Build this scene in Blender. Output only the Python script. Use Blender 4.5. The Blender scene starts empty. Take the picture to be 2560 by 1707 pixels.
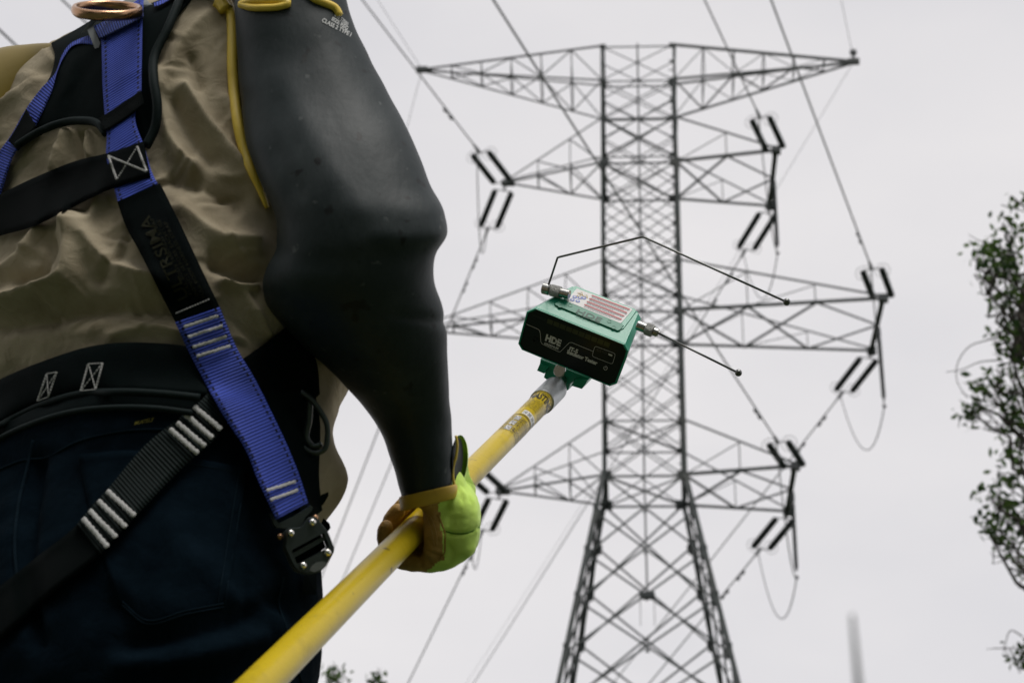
import bpy, bmesh, math, random
import numpy as np
from mathutils import Vector, Matrix
from mathutils.bvhtree import BVHTree

random.seed(7)
rng = np.random.default_rng(7)
scene = bpy.context.scene
COL = scene.collection

# ------------------------------------------------------------------ camera
CAM_Z = 0.25
PITCH, ROLL = math.radians(28.093), math.radians(1.074)
FPX = 70.0 / 36.0 * 2560.0                       # focal length in photo pixels
CC = np.array([0.0, 0.0, CAM_Z])
FW = np.array([0.0, math.cos(PITCH), math.sin(PITCH)])
_u0 = np.array([0.0, -math.sin(PITCH), math.cos(PITCH)])
_r0 = np.array([1.0, 0.0, 0.0])
RT = math.cos(ROLL) * _r0 + math.sin(ROLL) * _u0
UP = math.cos(ROLL) * _u0 - math.sin(ROLL) * _r0
cam_data = bpy.data.cameras.new('camera')
cam = bpy.data.objects.new('camera', cam_data)
COL.objects.link(cam)
cam_data.lens = 70.0
cam_data.sensor_width = 36.0
cam_data.clip_start = 0.02
cam_data.clip_end = 6000.0
cam_data.dof.use_dof = True
cam_data.dof.focus_distance = 2.40
cam_data.dof.aperture_fstop = 11.5
cam_data.dof.aperture_blades = 9
cam.matrix_world = Matrix(((RT[0], UP[0], -FW[0], CC[0]), (RT[1], UP[1], -FW[1], CC[1]),
                           (RT[2], UP[2], -FW[2], CC[2]), (0, 0, 0, 1)))
scene.camera = cam

# ------------------------------------------------------------------ sky, sun, exposure
SUN_EL, SUN_AZ = math.radians(64), math.radians(155)     # azimuth clockwise from +Y
world = bpy.data.worlds.new('World')
scene.world = world
world.use_nodes = True
wn = world.node_tree
wn.nodes.clear()
w_out = wn.nodes.new('ShaderNodeOutputWorld')
w_mix = wn.nodes.new('ShaderNodeMixShader')
w_sky = wn.nodes.new('ShaderNodeTexSky')
w_sky.sky_type = 'NISHITA'
w_sky.sun_disc = False
w_sky.sun_elevation = SUN_EL
w_sky.sun_rotation = SUN_AZ
w_b1 = wn.nodes.new('ShaderNodeBackground')
w_b1.inputs['Strength'].default_value = 0.1
w_b2 = wn.nodes.new('ShaderNodeBackground')              # closed cloud layer
w_b2.inputs['Strength'].default_value = 1.0
w_tc = wn.nodes.new('ShaderNodeTexCoord')
w_mp = wn.nodes.new('ShaderNodeMapping')
w_mp.inputs['Scale'].default_value = (1.6, 1.6, 3.6)
w_no = wn.nodes.new('ShaderNodeTexNoise')
w_no.inputs['Scale'].default_value = 2.2
w_no.inputs['Detail'].default_value = 5.0
w_no.inputs['Roughness'].default_value = 0.5
w_cr = wn.nodes.new('ShaderNodeValToRGB')
w_cr.color_ramp.elements[0].position = 0.30
w_cr.color_ramp.elements[0].color = (0.600, 0.588, 0.604, 1)
w_cr.color_ramp.elements[1].position = 0.68
w_cr.color_ramp.elements[1].color = (0.690, 0.668, 0.668, 1)
w_mix.inputs['Fac'].default_value = 0.94
L = wn.links.new
L(w_tc.outputs['Generated'], w_mp.inputs['Vector'])
L(w_mp.outputs['Vector'], w_no.inputs['Vector'])
L(w_no.outputs['Fac'], w_cr.inputs['Fac'])
L(w_cr.outputs['Color'], w_b2.inputs['Color'])
L(w_sky.outputs['Color'], w_b1.inputs['Color'])
L(w_b1.outputs['Background'], w_mix.inputs[1])
L(w_b2.outputs['Background'], w_mix.inputs[2])
L(w_mix.outputs['Shader'], w_out.inputs['Surface'])

sun_data = bpy.data.lights.new('sun', 'SUN')
sun_data.energy = 1.5
sun_data.angle = math.radians(28)
sun_data.color = (1.0, 0.965, 0.92)
sun = bpy.data.objects.new('sun', sun_data)
COL.objects.link(sun)
_sd = Vector((math.sin(SUN_AZ) * math.cos(SUN_EL), math.cos(SUN_AZ) * math.cos(SUN_EL), math.sin(SUN_EL)))
sun.rotation_euler = _sd.to_track_quat('Z', 'Y').to_euler()
sun.location = (0, -6, 14)

scene.view_settings.view_transform = 'Standard'
scene.view_settings.look = 'None'
scene.view_settings.exposure = 0.32
scene.view_settings.gamma = 1.0
scene.view_settings.use_curve_mapping = False
scene.render.engine = 'CYCLES'
scene.render.resolution_x, scene.render.resolution_y = 1024, 682

# ------------------------------------------------------------------ pixel helpers (photo pixels, 2560 x 1707)
def ray(x, y):
    return FW + RT * ((x - 1280.0) / FPX) + UP * ((853.5 - y) / FPX)
def pt(x, y, d):
    return CC + ray(x, y) * d
def pl(x, y, p0, n):
    r = ray(x, y)
    return CC + r * (np.dot(p0 - CC, n) / np.dot(r, n))
def proj(p):
    q = np.asarray(p, float) - CC
    d = q @ FW
    return np.stack([1280 + FPX * (q @ RT) / d, 853.5 - FPX * (q @ UP) / d], -1)
def unit(v):
    v = np.asarray(v, float)
    return v / (np.linalg.norm(v) + 1e-12)
def Z6(x, y): return (1250 + x / 3.136, 560 + y / 3.136)
def Z2(x, y): return (640 + x / 5.225, 1160 + y / 5.225)
def Z7(x, y): return (900 + x / 3.92, 1050 + y / 3.92)
def DD(x, y): return (x * 1.08844, y * 1.08844)

# ------------------------------------------------------------------ mesh helpers
def add(name, verts, faces, mat=None, parent=None, smooth=False, uvs=None, mats=None, mi=None):
    me = bpy.data.meshes.new(name)
    me.from_pydata([tuple(map(float, v)) for v in verts], [], [tuple(int(i) for i in f) for f in faces])
    if mats:
        for m in mats: me.materials.append(m)
        if mi is not None: me.polygons.foreach_set('material_index', [int(k) for k in mi])
    elif mat: me.materials.append(mat)
    if uvs is not None:
        ul = me.uv_layers.new(name='UVMap')
        li = np.zeros(len(me.loops), int); me.loops.foreach_get('vertex_index', li)
        ul.data.foreach_set('uv', np.asarray(uvs, float)[li].ravel())
    if smooth: me.polygons.foreach_set('use_smooth', [True] * len(me.polygons))
    me.update()
    return link(name, me, parent)
def link(name, me, parent=None):
    o = bpy.data.objects.new(name, me)
    COL.objects.link(o)
    setp(o, parent)
    return o
def setp(o, parent):
    if parent is not None:
        o.parent = parent
        if parent.type == 'EMPTY' and parent.parent is None:
            o.matrix_parent_inverse = Matrix.Translation(-parent.location)
def empty(name, loc, label=None, cat=None, group=None, parent=None):
    o = bpy.data.objects.new(name, None)
    o.empty_display_size = 0.05
    o.location = tuple(map(float, loc)) if parent is None else (0, 0, 0)
    COL.objects.link(o)
    setp(o, parent)
    if label: tag(o, label, cat, group)
    return o
def tag(o, label, cat, group=None, kind=None):
    if label: o['label'] = label
    if cat: o['category'] = cat
    if group: o['group'] = group
    if kind: o['kind'] = kind
    return o

class MB:
    """collects shapes for one mesh"""
    def __init__(s): s.v, s.f, s.m = [], [], []
    def put(s, v, f, m=0):
        k = len(s.v)
        s.v += [np.asarray(p, float) for p in v]
        s.f += [tuple(i + k for i in q) for q in f]
        s.m += [m] * len(f)
        return s
    def build(s, name, mat, parent=None, smooth=False):
        if isinstance(mat, (list, tuple)): return add(name, s.v, s.f, None, parent, smooth, mats=mat, mi=s.m)
        return add(name, s.v, s.f, mat, parent, smooth)

def frame(d, hint=(0, 0, 1)):
    d = unit(d); h = np.asarray(hint, float)
    if abs(np.dot(d, unit(h))) > 0.98: h = np.array([0.3, 1.0, 0.1])
    a = unit(np.cross(h, d)); b = np.cross(d, a)
    return a, b
def box_between(p0, p1, w, h, hint=(0, 0, 1)):
    p0, p1 = np.asarray(p0, float), np.asarray(p1, float)
    a, b = frame(p1 - p0, hint)
    v = []
    for p in (p0, p1):
        for sx, sy in ((-1, -1), (1, -1), (1, 1), (-1, 1)): v.append(p + a * sx * w / 2 + b * sy * h / 2)
    return v, [(0, 3, 2, 1), (4, 5, 6, 7), (0, 1, 5, 4), (1, 2, 6, 5), (2, 3, 7, 6), (3, 0, 4, 7)]
def angle_bar(p0, p1, w, t, hint, flip=1):
    """steel angle (L) section between two points"""
    p0, p1 = np.asarray(p0, float), np.asarray(p1, float)
    a, b = frame(p1 - p0, hint)
    a = a * flip
    prof = [(0, 0), (w, 0), (w, t), (t, t), (t, w), (0, w)]
    v = [p + a * (x - w * .25) + b * (y - w * .25) for p in (p0, p1) for x, y in prof]
    f = [(i, (i + 1) % 6, (i + 1) % 6 + 6, i + 6) for i in range(6)]
    f += [(3, 2, 1, 0), (0, 5, 4, 3), (6, 7, 8, 9), (9, 10, 11, 6)]
    return v, f
def tube(path, rad, n=10, cap=True, hint=(0, 0, 1), sx=1.0, sy=1.0):
    P = [np.asarray(p, float) for p in path]
    m = len(P)
    R = [rad] * m if np.isscalar(rad) else list(rad)
    v, f = [], []
    a = None
    for i in range(m):
        d = unit(P[min(i + 1, m - 1)] - P[max(i - 1, 0)])
        if a is None: a, b = frame(d, hint)
        else:
            a = unit(a - d * np.dot(a, d)); b = np.cross(d, a)
        for k in range(n):
            t = 2 * math.pi * k / n
            v.append(P[i] + R[i] * (a * math.cos(t) * sx + b * math.sin(t) * sy))
    for i in range(m - 1):
        for k in range(n):
            k2 = (k + 1) % n
            f.append((i * n + k, i * n + k2, (i + 1) * n + k2, (i + 1) * n + k))
    if cap:
        f.append(tuple(range(n))[::-1]); f.append(tuple(range((m - 1) * n, m * n)))
    return v, f
def lathe(p0, axis, prof, n=20, hint=(0, 0, 1)):
    """prof: list of (distance along axis, radius)"""
    p0 = np.asarray(p0, float); d = unit(axis)
    a, b = frame(d, hint)
    v, f = [], []
    for s, r in prof:
        for k in range(n):
            t = 2 * math.pi * k / n
            v.append(p0 + d * s + r * (a * math.cos(t) + b * math.sin(t)))
    m = len(prof)
    for i in range(m - 1):
        for k in range(n):
            k2 = (k + 1) % n
            f.append((i * n + k, i * n + k2, (i + 1) * n + k2, (i + 1) * n + k))
    f.append(tuple(range(n))[::-1]); f.append(tuple(range((m - 1) * n, m * n)))
    return v, f
def ball(c, r, n=12, m=8, scl=(1, 1, 1), R=None):
    v, f = [], []
    R = np.eye(3) if R is None else R
    for i in range(m + 1):
        ph = math.pi * i / m
        for k in range(n):
            t = 2 * math.pi * k / n
            q = np.array([math.sin(ph) * math.cos(t) * scl[0], math.sin(ph) * math.sin(t) * scl[1], math.cos(ph) * scl[2]]) * r
            v.append(np.asarray(c) + R @ q)
    for i in range(m):
        for k in range(n):
            k2 = (k + 1) % n
            f.append((i * n + k, (i + 1) * n + k, (i + 1) * n + k2, i * n + k2))
    return v, f
def loft(rings, cap=True):
    n = len(rings[0]); v = [p for r in rings for p in r]; f = []
    for i in range(len(rings) - 1):
        for k in range(n):
            k2 = (k + 1) % n
            f.append((i * n + k, i * n + k2, (i + 1) * n + k2, (i + 1) * n + k))
    if cap:
        f.append(tuple(range(n))[::-1]); f.append(tuple(range((len(rings) - 1) * n, len(rings) * n)))
    return v, f
def cub(ts, vals, t):
    """smooth interpolation (Catmull-Rom on uneven knots)"""
    ts = np.asarray(ts, float); V = np.asarray(vals, float); t = np.asarray(t, float)
    m = np.zeros_like(V)
    dt = np.diff(ts); dv = np.diff(V, axis=0)
    s = (dv.T / dt).T
    m[0], m[-1] = s[0], s[-1]
    for i in range(1, len(ts) - 1): m[i] = (s[i - 1] * dt[i] + s[i] * dt[i - 1]) / (dt[i] + dt[i - 1])
    i = np.clip(np.searchsorted(ts, t, side='right') - 1, 0, len(ts) - 2)
    h = dt[i]; u = (t - ts[i]) / h
    if V.ndim > 1: u = u[..., None]; h = h[..., None]
    return ((2*u**3 - 3*u**2 + 1) * V[i] + (u**3 - 2*u**2 + u) * h * m[i] + (-2*u**3 + 3*u**2) * V[i+1] + (u**3 - u**2) * h * m[i+1])
def resample(pts, n, smooth=True):
    P = np.asarray(pts, float)
    s = np.concatenate([[0], np.cumsum(np.linalg.norm(np.diff(P, axis=0), axis=1) + 1e-9)])
    t = np.linspace(0, s[-1], n)
    if smooth and len(P) > 2: return cub(s, P, t)
    return np.stack([np.interp(t, s, P[:, k]) for k in range(P.shape[1])], 1)
def evaluated(o, voxel=None, smooth=0, fac=0.6):
    """apply remesh / smooth modifiers into plain mesh data"""
    if voxel:
        m = o.modifiers.new('r', 'REMESH'); m.mode = 'VOXEL'; m.voxel_size = voxel
    if smooth:
        m = o.modifiers.new('s', 'SMOOTH'); m.iterations = smooth; m.factor = fac
    dg = bpy.context.evaluated_depsgraph_get()
    me = bpy.data.meshes.new_from_object(o.evaluated_get(dg))
    old = o.data; o.modifiers.clear(); o.data = me
    me.polygons.foreach_set('use_smooth', [True] * len(me.polygons))
    bpy.data.meshes.remove(old)
    return o
def mesh_np(o):
    me = o.data
    v = np.zeros(len(me.vertices) * 3); me.vertices.foreach_get('co', v)
    return v.reshape(-1, 3)

# ------------------------------------------------------------------ materials
def N(nt, typ, **kw):
    n = nt.nodes.new(typ)
    for k, v in kw.items():
        if k in n.inputs: n.inputs[k].default_value = v
        else: setattr(n, k, v)
    return n
def mat(name, col, rough=0.6, metal=0.0, var=0.12, vscale=8.0, bump=0.0, bscale=60.0, spec=0.5, coat=0.0, detail=4.0,
        dirt=None, dirt_scale=4.0, dirt_amt=0.5, rvar=0.0, sheen=0.0, subsurf=0.0, trans=0.0, stretch=None):
    m = bpy.data.materials.new(name); m.use_nodes = True
    nt = m.node_tree; b = nt.nodes['Principled BSDF']; lk = nt.links.new
    b.inputs['Roughness'].default_value = rough
    b.inputs['Metallic'].default_value = metal
    b.inputs['Specular IOR Level'].default_value = spec
    b.inputs['Coat Weight'].default_value = coat
    b.inputs['Sheen Weight'].default_value = sheen
    if trans: b.inputs['Transmission Weight'].default_value = trans
    tc = N(nt, 'ShaderNodeTexCoord')
    src = tc.outputs['Object']
    if stretch:
        mp = N(nt, 'ShaderNodeMapping'); mp.inputs['Scale'].default_value = stretch
        lk(src, mp.inputs['Vector']); src = mp.outputs['Vector']
    no = N(nt, 'ShaderNodeTexNoise', Scale=vscale, Detail=detail)
    lk(src, no.inputs['Vector'])
    mx = N(nt, 'ShaderNodeMix', data_type='RGBA')
    c = np.array(col[:3])
    mx.inputs[6].default_value = (*np.clip(c * (1 - var), 0, 1), 1)
    mx.inputs[7].default_value = (*np.clip(c * (1 + var), 0, 1), 1)
    lk(no.outputs['Fac'], mx.inputs[0])
    out = mx.outputs[2]
    if dirt is not None:
        n2 = N(nt, 'ShaderNodeTexNoise', Scale=dirt_scale, Detail=7.0, Roughness=0.65)
        lk(src, n2.inputs['Vector'])
        rp = N(nt, 'ShaderNodeMapRange'); rp.inputs[1].default_value = 0.5; rp.inputs[2].default_value = 0.72
        rp.inputs[4].default_value = dirt_amt
        lk(n2.outputs['Fac'], rp.inputs[0])
        m2 = N(nt, 'ShaderNodeMix', data_type='RGBA'); m2.inputs[7].default_value = (*dirt, 1)
        lk(rp.outputs[0], m2.inputs[0]); lk(out, m2.inputs[6]); out = m2.outputs[2]
    lk(out, b.inputs['Base Color'])
    if rvar:
        n3 = N(nt, 'ShaderNodeTexNoise', Scale=vscale * 2.3, Detail=5.0)
        lk(src, n3.inputs['Vector'])
        r3 = N(nt, 'ShaderNodeMapRange'); r3.inputs[3].default_value = rough - rvar; r3.inputs[4].default_value = rough + rvar
        lk(n3.outputs['Fac'], r3.inputs[0]); lk(r3.outputs[0], b.inputs['Roughness'])
    if bump:
        nb = N(nt, 'ShaderNodeTexNoise', Scale=bscale, Detail=3.0)
        lk(src, nb.inputs['Vector'])
        bp = N(nt, 'ShaderNodeBump', Strength=bump, Distance=0.004)
        lk(nb.outputs['Fac'], bp.inputs['Height']); lk(bp.outputs['Normal'], b.inputs['Normal'])
    return m
def web_mat(name, col, dash=None, period=0.0029, dark=0.45, spec=0.2):
    """woven webbing: UV x across 0..1, UV y along in metres"""
    m = bpy.data.materials.new(name); m.use_nodes = True
    nt = m.node_tree; b = nt.nodes['Principled BSDF']; lk = nt.links.new
    b.inputs['Roughness'].default_value = 0.65
    b.inputs['Specular IOR Level'].default_value = spec
    uv = N(nt, 'ShaderNodeUVMap'); sp = N(nt, 'ShaderNodeSeparateXYZ'); lk(uv.outputs[0], sp.inputs[0])
    def math_(op, a, bb=None):
        n = N(nt, 'ShaderNodeMath', operation=op)
        for i, q in enumerate((a, bb)):
            if q is None: continue
            if isinstance(q, (int, float)): n.inputs[i].default_value = q
            else: lk(q, n.inputs[i])
        return n.outputs[0]
    rib = math_('SINE', math_('MULTIPLY', sp.outputs[1], 2 * math.pi / period))
    rib = math_('ADD', math_('MULTIPLY', rib, 0.5), 0.5)
    no = N(nt, 'ShaderNodeTexNoise', Scale=30.0, Detail=4.0)
    tc = N(nt, 'ShaderNodeTexCoord'); lk(tc.outputs['Object'], no.inputs['Vector'])
    mx = N(nt, 'ShaderNodeMix', data_type='RGBA')
    c = np.array(col)
    mx.inputs[6].default_value = (*(c * dark), 1); mx.inputs[7].default_value = (*np.clip(c * 1.15, 0, 1), 1)
    lk(rib, mx.inputs[0])
    m2 = N(nt, 'ShaderNodeMix', data_type='RGBA', blend_type='MULTIPLY'); m2.inputs[0].default_value = 0.5
    rp = N(nt, 'ShaderNodeValToRGB'); rp.color_ramp.elements[0].color = (0.55, 0.55, 0.55, 1); rp.color_ramp.elements[0].position = 0.3
    lk(no.outputs['Fac'], rp.inputs[0]); lk(mx.outputs[2], m2.inputs[6]); lk(rp.outputs[0], m2.inputs[7])
    out = m2.outputs[2]
    if dash is not None:
        au = math_('ABSOLUTE', math_('SUBTRACT', sp.outputs[0], 0.5))          # 0 mid .. 0.5 edge
        on = math_('LESS_THAN', math_('ABSOLUTE', math_('SUBTRACT', au, 0.405)), 0.026)
        fr = math_('FRACT', math_('MULTIPLY', sp.outputs[1], 1 / 0.0060))
        on = math_('MULTIPLY', on, math_('LESS_THAN', fr, 0.52))
        m3 = N(nt, 'ShaderNodeMix', data_type='RGBA'); m3.inputs[7].default_value = (*dash, 1)
        lk(on, m3.inputs[0]); lk(out, m3.inputs[6]); out = m3.outputs[2]
    lk(out, b.inputs['Base Color'])
    bp = N(nt, 'ShaderNodeBump', Strength=0.7, Distance=0.0012)
    lk(rib, bp.inputs['Height']); lk(bp.outputs['Normal'], b.inputs['Normal'])
    return m
def cloth_mat(name, c1, c2, rough=0.9, weave=0.0011, sheen=0.3, mottled=14.0, wr=0.35, spec=0.12):
    """plain cloth: mottled dye, fine weave relief, small creases"""
    m = bpy.data.materials.new(name); m.use_nodes = True
    nt = m.node_tree; b = nt.nodes['Principled BSDF']; lk = nt.links.new
    b.inputs['Roughness'].default_value = rough; b.inputs['Sheen Weight'].default_value = sheen
    b.inputs['Specular IOR Level'].default_value = spec
    tc = N(nt, 'ShaderNodeTexCoord')
    n1 = N(nt, 'ShaderNodeTexNoise', Scale=mottled, Detail=6.0, Roughness=0.6); lk(tc.outputs['Object'], n1.inputs['Vector'])
    mx = N(nt, 'ShaderNodeMix', data_type='RGBA'); mx.inputs[6].default_value = (*c1, 1); mx.inputs[7].default_value = (*c2, 1)
    rp = N(nt, 'ShaderNodeMapRange'); rp.inputs[1].default_value = .3; rp.inputs[2].default_value = .7
    lk(n1.outputs['Fac'], rp.inputs[0]); lk(rp.outputs[0], mx.inputs[0]); lk(mx.outputs[2], b.inputs['Base Color'])
    n2 = N(nt, 'ShaderNodeTexNoise', Scale=1 / weave, Detail=2.0); lk(tc.outputs['Object'], n2.inputs['Vector'])
    n3 = N(nt, 'ShaderNodeTexNoise', Scale=55.0, Detail=5.0); n3.inputs['Distortion'].default_value = 0.8
    lk(tc.outputs['Object'], n3.inputs['Vector'])
    b1 = N(nt, 'ShaderNodeBump', Strength=0.25, Distance=0.0006); lk(n2.outputs['Fac'], b1.inputs['Height'])
    b2 = N(nt, 'ShaderNodeBump', Strength=wr, Distance=0.005); lk(n3.outputs['Fac'], b2.inputs['Height'])
    lk(b1.outputs['Normal'], b2.inputs['Normal']); lk(b2.outputs['Normal'], b.inputs['Normal'])
    return m

M = {}
M['steel'] = mat('galvanised_steel', (0.024, 0.032, 0.0315), 0.6, 0.05, 0.3, 1.2, dirt=(0.060, 0.058, 0.048), dirt_scale=0.8)
M['wire'] = mat('conductor_aluminium', (0.16, 0.165, 0.17), 0.55, 0.4, 0.15, 3.0)
M['polymer'] = mat('insulator_polymer', (0.012, 0.018, 0.019), 0.5, 0, 0.2, 5.0)
M['fitting'] = mat('line_fitting_steel', (0.14, 0.145, 0.15), 0.5, 0.6, 0.2, 5.0)
M['rubber'] = mat('sleeve_rubber', (0.0120, 0.0205, 0.0220), 0.52, 0, 0.30, 7.0, bump=0.10, bscale=130, spec=0.32,
                  dirt=(0.048, 0.060, 0.062), dirt_scale=10.0, dirt_amt=0.6, rvar=0.10, stretch=(1, 1.0, 0.55))
def specks(m, col, scale, lo, hi):
    nt = m.node_tree; b = nt.nodes['Principled BSDF']; src = b.inputs['Base Color'].links[0].from_socket
    tc = N(nt, 'ShaderNodeTexCoord'); no = N(nt, 'ShaderNodeTexNoise', Scale=scale, Detail=2.0); nt.links.new(tc.outputs['Object'], no.inputs['Vector'])
    rp = N(nt, 'ShaderNodeMapRange'); rp.inputs[1].default_value = lo; rp.inputs[2].default_value = hi; nt.links.new(no.outputs['Fac'], rp.inputs[0])
    mx = N(nt, 'ShaderNodeMix', data_type='RGBA'); mx.inputs[7].default_value = (*col, 1)
    nt.links.new(rp.outputs[0], mx.inputs[0]); nt.links.new(src, mx.inputs[6]); nt.links.new(mx.outputs[2], b.inputs['Base Color'])
specks(M['rubber'], (0.002, 0.004, 0.004), 48.0, 0.66, 0.72)
specks(M['rubber'], (0.075, 0.085, 0.085), 75.0, 0.69, 0.78)
M['cuff_tan'] = mat('ochre_rubber_cuff', (0.58, 0.37, 0.042), 0.5, 0, 0.2, 30, dirt=(0.22, 0.12, 0.02), dirt_scale=25, dirt_amt=.6)
M['yellow_rubber'] = mat('yellow_rubber', (0.86, 0.62, 0.085), 0.45, 0, 0.10, 20, dirt=(0.55, 0.34, 0.04), dirt_scale=18, dirt_amt=.4)
M['shirt'] = cloth_mat('khaki_shirt_cloth', (0.275, 0.230, 0.155), (0.410, 0.355, 0.252), mottled=22, wr=0.4, sheen=.05)
M['jeans'] = cloth_mat('indigo_denim', (0.0014, 0.0045, 0.0076), (0.0036, 0.0092, 0.0150), weave=0.0009, mottled=34, wr=0.35, sheen=0.0, spec=0.02)
M['denim_seam'] = mat('denim_seam', (0.0055, 0.0125, 0.0190), 0.9, 0, 0.4, 300, spec=0.03)
M['thread'] = mat('tan_thread', (0.35, 0.17, 0.06), 0.8)
M['pad'] = mat('harness_pad', (0.0022, 0.0055, 0.0056), 0.75, 0, 0.3, 90, bump=0.10, bscale=700, spec=0.04)
M['pad_edge'] = mat('pad_binding', (0.006, 0.0125, 0.0125), 0.7, 0, 0.3, 200, spec=0.12)
M['web_blue'] = web_mat('blue_webbing', (0.068, 0.115, 0.62), dash=(0.006, 0.008, 0.022))
M['web_black'] = web_mat('black_webbing', (0.016, 0.025, 0.0245), period=0.0034, dark=0.22, spec=0.06)
M['web_plain'] = web_mat('smooth_black_webbing', (0.0022, 0.0052, 0.0053), period=0.0013, dark=0.8, spec=0.03)
M['stitch'] = mat('white_stitching', (0.50, 0.50, 0.49), 0.8, 0, 0.35, 500, bump=0.4, bscale=900)
M['gun'] = mat('gunmetal_buckle', (0.060, 0.074, 0.074), 0.38, 0.7, 0.2, 25, rvar=0.06)
M['rivet'] = mat('polished_rivet', (0.80, 0.77, 0.72), 0.18, 1.0, 0.05, 30)
M['brass'] = mat('brass_zinc', (0.46, 0.27, 0.155), 0.28, 1.0, 0.3, 40, rvar=.08)
M['grey_plastic'] = mat('grey_plastic', (0.11, 0.125, 0.125), 0.5, 0, 0.15, 40)
M['leather'] = mat('tan_leather', (0.44, 0.255, 0.060), 0.6, 0, 0.3, 55, bump=0.30, bscale=260, dirt=(0.22, 0.115, 0.026), dirt_scale=30)
M['hivis'] = cloth_mat('hi_vis_green', (0.58, 0.84, 0.14), (0.68, 0.92, 0.21), weave=0.0008, mottled=60, sheen=0.2, wr=0.12)
M['glove_dark'] = mat('black_lining', (0.008, 0.010, 0.012), 0.85, 0, 0.3, 90)
M['skin'] = mat('skin', (0.42, 0.24, 0.17), 0.55, 0, 0.12, 30, bump=.1, bscale=300)
M['hair'] = mat('brown_hair', (0.035, 0.022, 0.014), 0.6, 0, 0.4, 200, bump=.5, bscale=180)
M['boot'] = mat('boot_leather', (0.06, 0.035, 0.02), 0.6, 0, 0.3, 30, bump=.2, bscale=200)
M['pole'] = mat('yellow_fibreglass', (0.60, 0.440, 0.012), 0.32, 0, 0.12, 9, coat=0.0, spec=0.38, dirt=(0.30, 0.215, 0.015), dirt_scale=26, dirt_amt=0.5, rvar=.10, bump=0.06, bscale=300)
M['pole_print'] = mat('black_print', (0.012, 0.012, 0.010), 0.5)
M['pole_white'] = mat('white_print', (0.72, 0.72, 0.70), 0.5, 0, .08, 60)
M['alu'] = mat('cast_aluminium', (0.42, 0.44, 0.45), 0.42, 0.9, 0.22, 120, bump=0.2, bscale=420, rvar=.10, dirt=(0.2, 0.21, 0.22), dirt_scale=40)
M['chrome'] = mat('nickel_plate', (0.42, 0.42, 0.40), 0.24, 1.0, 0.12, 60, rvar=.05)
M['knurl'] = mat('knurled_nickel', (0.34, 0.34, 0.32), 0.35, 1.0, 0.3, 300, bump=.8, bscale=900)
M['rod'] = mat('steel_rod', (0.16, 0.165, 0.16), 0.28, 1.0, 0.12, 40)
M['green'] = mat('green_plastic', (0.008, 0.285, 0.170), 0.34, 0, 0.06, 25, bump=0.10, bscale=900, coat=0.1)
M['green_dark'] = mat('green_plastic_inset', (0.006, 0.205, 0.118), 0.42, 0, 0.06, 25, bump=0.10, bscale=900)
M['panel'] = mat('black_panel_film', (0.0035, 0.0075, 0.0072), 0.28, 0, 0.15, 20, spec=0.35)
M['led'] = mat('dark_led_window', (0.035, 0.042, 0.014), 0.3, 0, .2, 20)
M['print_w'] = mat('grey_white_print', (0.60, 0.61, 0.60), 0.6)
M['print_d'] = mat('faint_print', (0.03, 0.04, 0.04), 0.6)
M['label'] = mat('white_label', (0.74, 0.73, 0.72), 0.5, 0, .04, 40)
M['label_red'] = mat('red_print', (0.52, 0.10, 0.11), 0.55)
M['label_grey'] = mat('grey_print', (0.42, 0.42, 0.44), 0.6)
M['label_blue'] = mat('blue_print', (0.22, 0.28, 0.62), 0.55)
M['label_yel'] = mat('ochre_print', (0.50, 0.36, 0.10), 0.55)
M['bark'] = mat('bark', (0.045, 0.038, 0.028), 0.9, 0, 0.4, 14, bump=.6, bscale=40)
M['grass'] = mat('grass_blade', (0.014, 0.026, 0.016), 0.6, 0, 0.3, 20)
def leaf_mat(name, col):
    m = mat(name, col, 0.5, 0, 0.45, 3.0, spec=0.12)
    nt = m.node_tree; b = nt.nodes['Principled BSDF']
    tr = N(nt, 'ShaderNodeBsdfTranslucent'); tr.inputs['Color'].default_value = (col[0] * 1.6, col[1] * 1.5, col[2], 1)
    ms = N(nt, 'ShaderNodeMixShader'); ms.inputs[0].default_value = 0.25
    o = nt.nodes['Material Output']
    nt.links.new(b.outputs[0], ms.inputs[1]); nt.links.new(tr.outputs[0], ms.inputs[2]); nt.links.new(ms.outputs[0], o.inputs['Surface'])
    return m
M['leaf'] = leaf_mat('leaf_green', (0.062, 0.120, 0.024))
M['leaf2'] = leaf_mat('leaf_dark_green', (0.028, 0.060, 0.020))
def film_mat():
    m = bpy.data.materials.new('clear_film'); m.use_nodes = True
    nt = m.node_tree; o = nt.nodes['Material Output']
    t = N(nt, 'ShaderNodeBsdfTransparent'); g = N(nt, 'ShaderNodeBsdfGlossy', Roughness=0.12)
    fr0 = N(nt, 'ShaderNodeFresnel', IOR=1.3); fr = N(nt, 'ShaderNodeMath', operation='MULTIPLY'); fr.inputs[1].default_value = 0.05; nt.links.new(fr0.outputs[0], fr.inputs[0]); ms = N(nt, 'ShaderNodeMixShader')
    nt.links.new(fr.outputs[0], ms.inputs[0]); nt.links.new(t.outputs[0], ms.inputs[1]); nt.links.new(g.outputs[0], ms.inputs[2])
    nt.links.new(ms.outputs[0], o.inputs['Surface'])
    return m
M['film'] = film_mat()
specks(M['pole'], (0.16, 0.11, 0.02), 60.0, 0.68, 0.76)

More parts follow.
